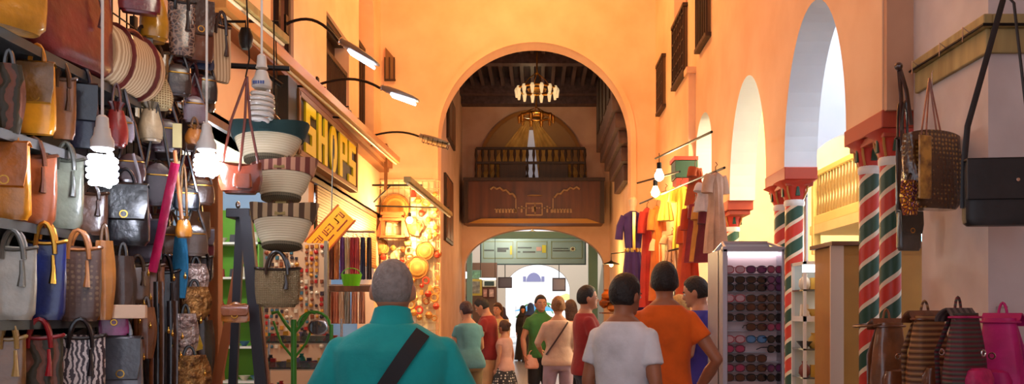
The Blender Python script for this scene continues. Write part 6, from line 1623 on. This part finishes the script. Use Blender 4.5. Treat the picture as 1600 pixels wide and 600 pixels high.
# 13 far figures
person('far figure in a long black robe and headscarf in the hall', -.45, 25.4, 1.68, PI, W_((34, 34, 42)), W_((30, 30, 38)), W_((36, 36, 48)), female=True, btype='robe', hairstyle='scarf', vox=.02, sleeve=1.9, detail=False)
person('far figure in a grey coat with a blue headscarf beside the black robe', -.2, 24.0, 1.74, .2, W_((70, 66, 76)), W_((60, 58, 70)), W_((40, 70, 140)), female=True, btype='robe', hairstyle='scarf', vox=.02, sleeve=1.9, detail=False)
person('far person in a white top and navy scarf near the bright exit', -.95, 22.5, 1.62, .1, W_((220, 214, 214)), W_((60, 70, 90)), W_((44, 40, 80)), female=True, hairstyle='scarf', vox=.02, sleeve=1.6, detail=False)
person('blond woman mostly hidden between the orange and blue shirts', 1.44, 8.4, 1.66, .6, W_((214, 190, 150)), W_((90, 80, 80)), M((206, 160, 90), .6, kind='noise', rgb2=(170, 120, 60), scale=50, bump=.5), female=True, hairstyle='long', vox=.015, sleeve=.5)
person('far man in an orange shirt standing on a step in the hall', 1.62, 28.6, 2.25 * .82, PI, W_((214, 110, 70)), W_((80, 60, 60)), H_dark, vox=.02, sleeve=.5, detail=False)
# ================================================================== LIGHT, SKY, CAMERA
wd = bpy.data.worlds.new('sky'); SC.world = wd; wd.use_nodes = True
wd.node_tree.nodes['Background'].inputs['Color'].default_value = (.80, .86, 1.0, 1); wd.node_tree.nodes['Background'].inputs['Strength'].default_value = 1.4
def area(name, loc, size, power, col, rot=(0, 0, 0), sy=None):
    l = bpy.data.lights.new(name, 'AREA'); l.energy = power; l.color = col; l.size = size
    if sy: l.shape = 'RECTANGLE'; l.size_y = sy
    o = bpy.data.objects.new(name, l); COL.objects.link(o); o.location = loc; o.rotation_euler = rot; return o
# unseen warm lights added high in the alley for orange upper walls
for i, (x, y, z, p, c) in enumerate(((-.4, 14.6, 8.6, 390, (1, .56, .2)), (-.4, 10.6, 8.0, 170, (1, .58, .26)), (-.2, 7.0, 7.5, 34, (1, .64, .4)))):
    lamp('alley_unseen_light', (x, y, z), p, c, .35)
lamp('corner_lantern', (-2.6, 16.4, 3.6), 90, (1, .62, .2), .12)
lamp('corner_lantern', (1.9, 15.8, 3.6), 60, (1, .6, .2), .12)
# chamber and hall
lamp('chamber_lantern', (0, 20.6, 5.3), 62, (1, .7, .52), .3)
lamp('chamber_lantern', (1.6, 22.6, 2.9), 90, (1, .58, .18), .12)
lamp('chamber_lantern', (-1.0, 24.4, 3.4), 45, (1, .64, .3), .12)
lamp('hall_lamp', (-1.0, 28.2, 4.3), 130, (.95, .95, .9), .15)
lamp('hall_lamp', (1.2, 32.5, 4.3), 130, (1, .95, .9), .15)
# aisle behind the arcade
lamp('aisle_lamp', (5.2, 11.4, 2.4), 520, (1, .95, .82), .2)
lamp('aisle_lamp', (4.4, 10.6, 4.6), 620, (1, .87, .50), .2)
lamp('alley_unseen_light', (.2, 3.0, 5.4), 30, (.95, .95, 1), .4)  # unseen cool light added to brighten the people in front
# shops on the left
lamp('shop_light', (-4.2, 10.4, 3.2), 90, (.9, .95, 1), .12)
lamp('shop_light', (-4.2, 15.2, 3.2), 70, (.55, .72, 1), .12)
lamp('shop_light', (-2.2, 6.8, 3.0), 60, (1, .86, .68), .12)  # unseen light added near the orange sign to brighten it
lamp('stall_lamp', (-1.1, 3.2, 3.6), 14, (1, .84, .64), .15)
# fill lights added out of view
lamp('alley_unseen_light', (.4, 1.0, 5.0), 42, (1, .88, .8), .5)  # soft fill for the foreground, no lamp hangs here
area('aisle_daylight_fill', (4.6, 6.9, 7.3), 2.6, 330, (.76, .88, 1))  # area light added under the closed roof in place of daylight
sun = bpy.data.lights.new('sun', 'SUN'); sun.energy = 3.2; sun.angle = .02; so = bpy.data.objects.new('sun', sun); COL.objects.link(so); so.rotation_euler = (math.radians(35), 0, math.radians(12))
cam = bpy.data.cameras.new('camera'); co = bpy.data.objects.new('camera', cam); COL.objects.link(co); SC.camera = co
co.location = (0, 0, EYE); co.rotation_euler = (PI / 2, 0, 0)
cam.sensor_width = 36; cam.lens = F / 1600 * 36; cam.shift_x = (800 - CX) / 1600; cam.shift_y = (HY - 300) / 1600
cam.clip_start = .05; cam.clip_end = 300
SC.view_settings.view_transform = 'Standard'; SC.view_settings.look = 'None'; SC.view_settings.gamma = 1; SC.view_settings.exposure = 0
SC.view_settings.use_curve_mapping = False
SC.cycles.use_denoising = True
SC.cycles.max_bounces = 8; SC.cycles.diffuse_bounces = 4; SC.cycles.glossy_bounces = 3; SC.cycles.transmission_bounces = 6
SC.cycles.sample_clamp_indirect = 4; SC.cycles.caustics_reflective = False; SC.cycles.caustics_refractive = False
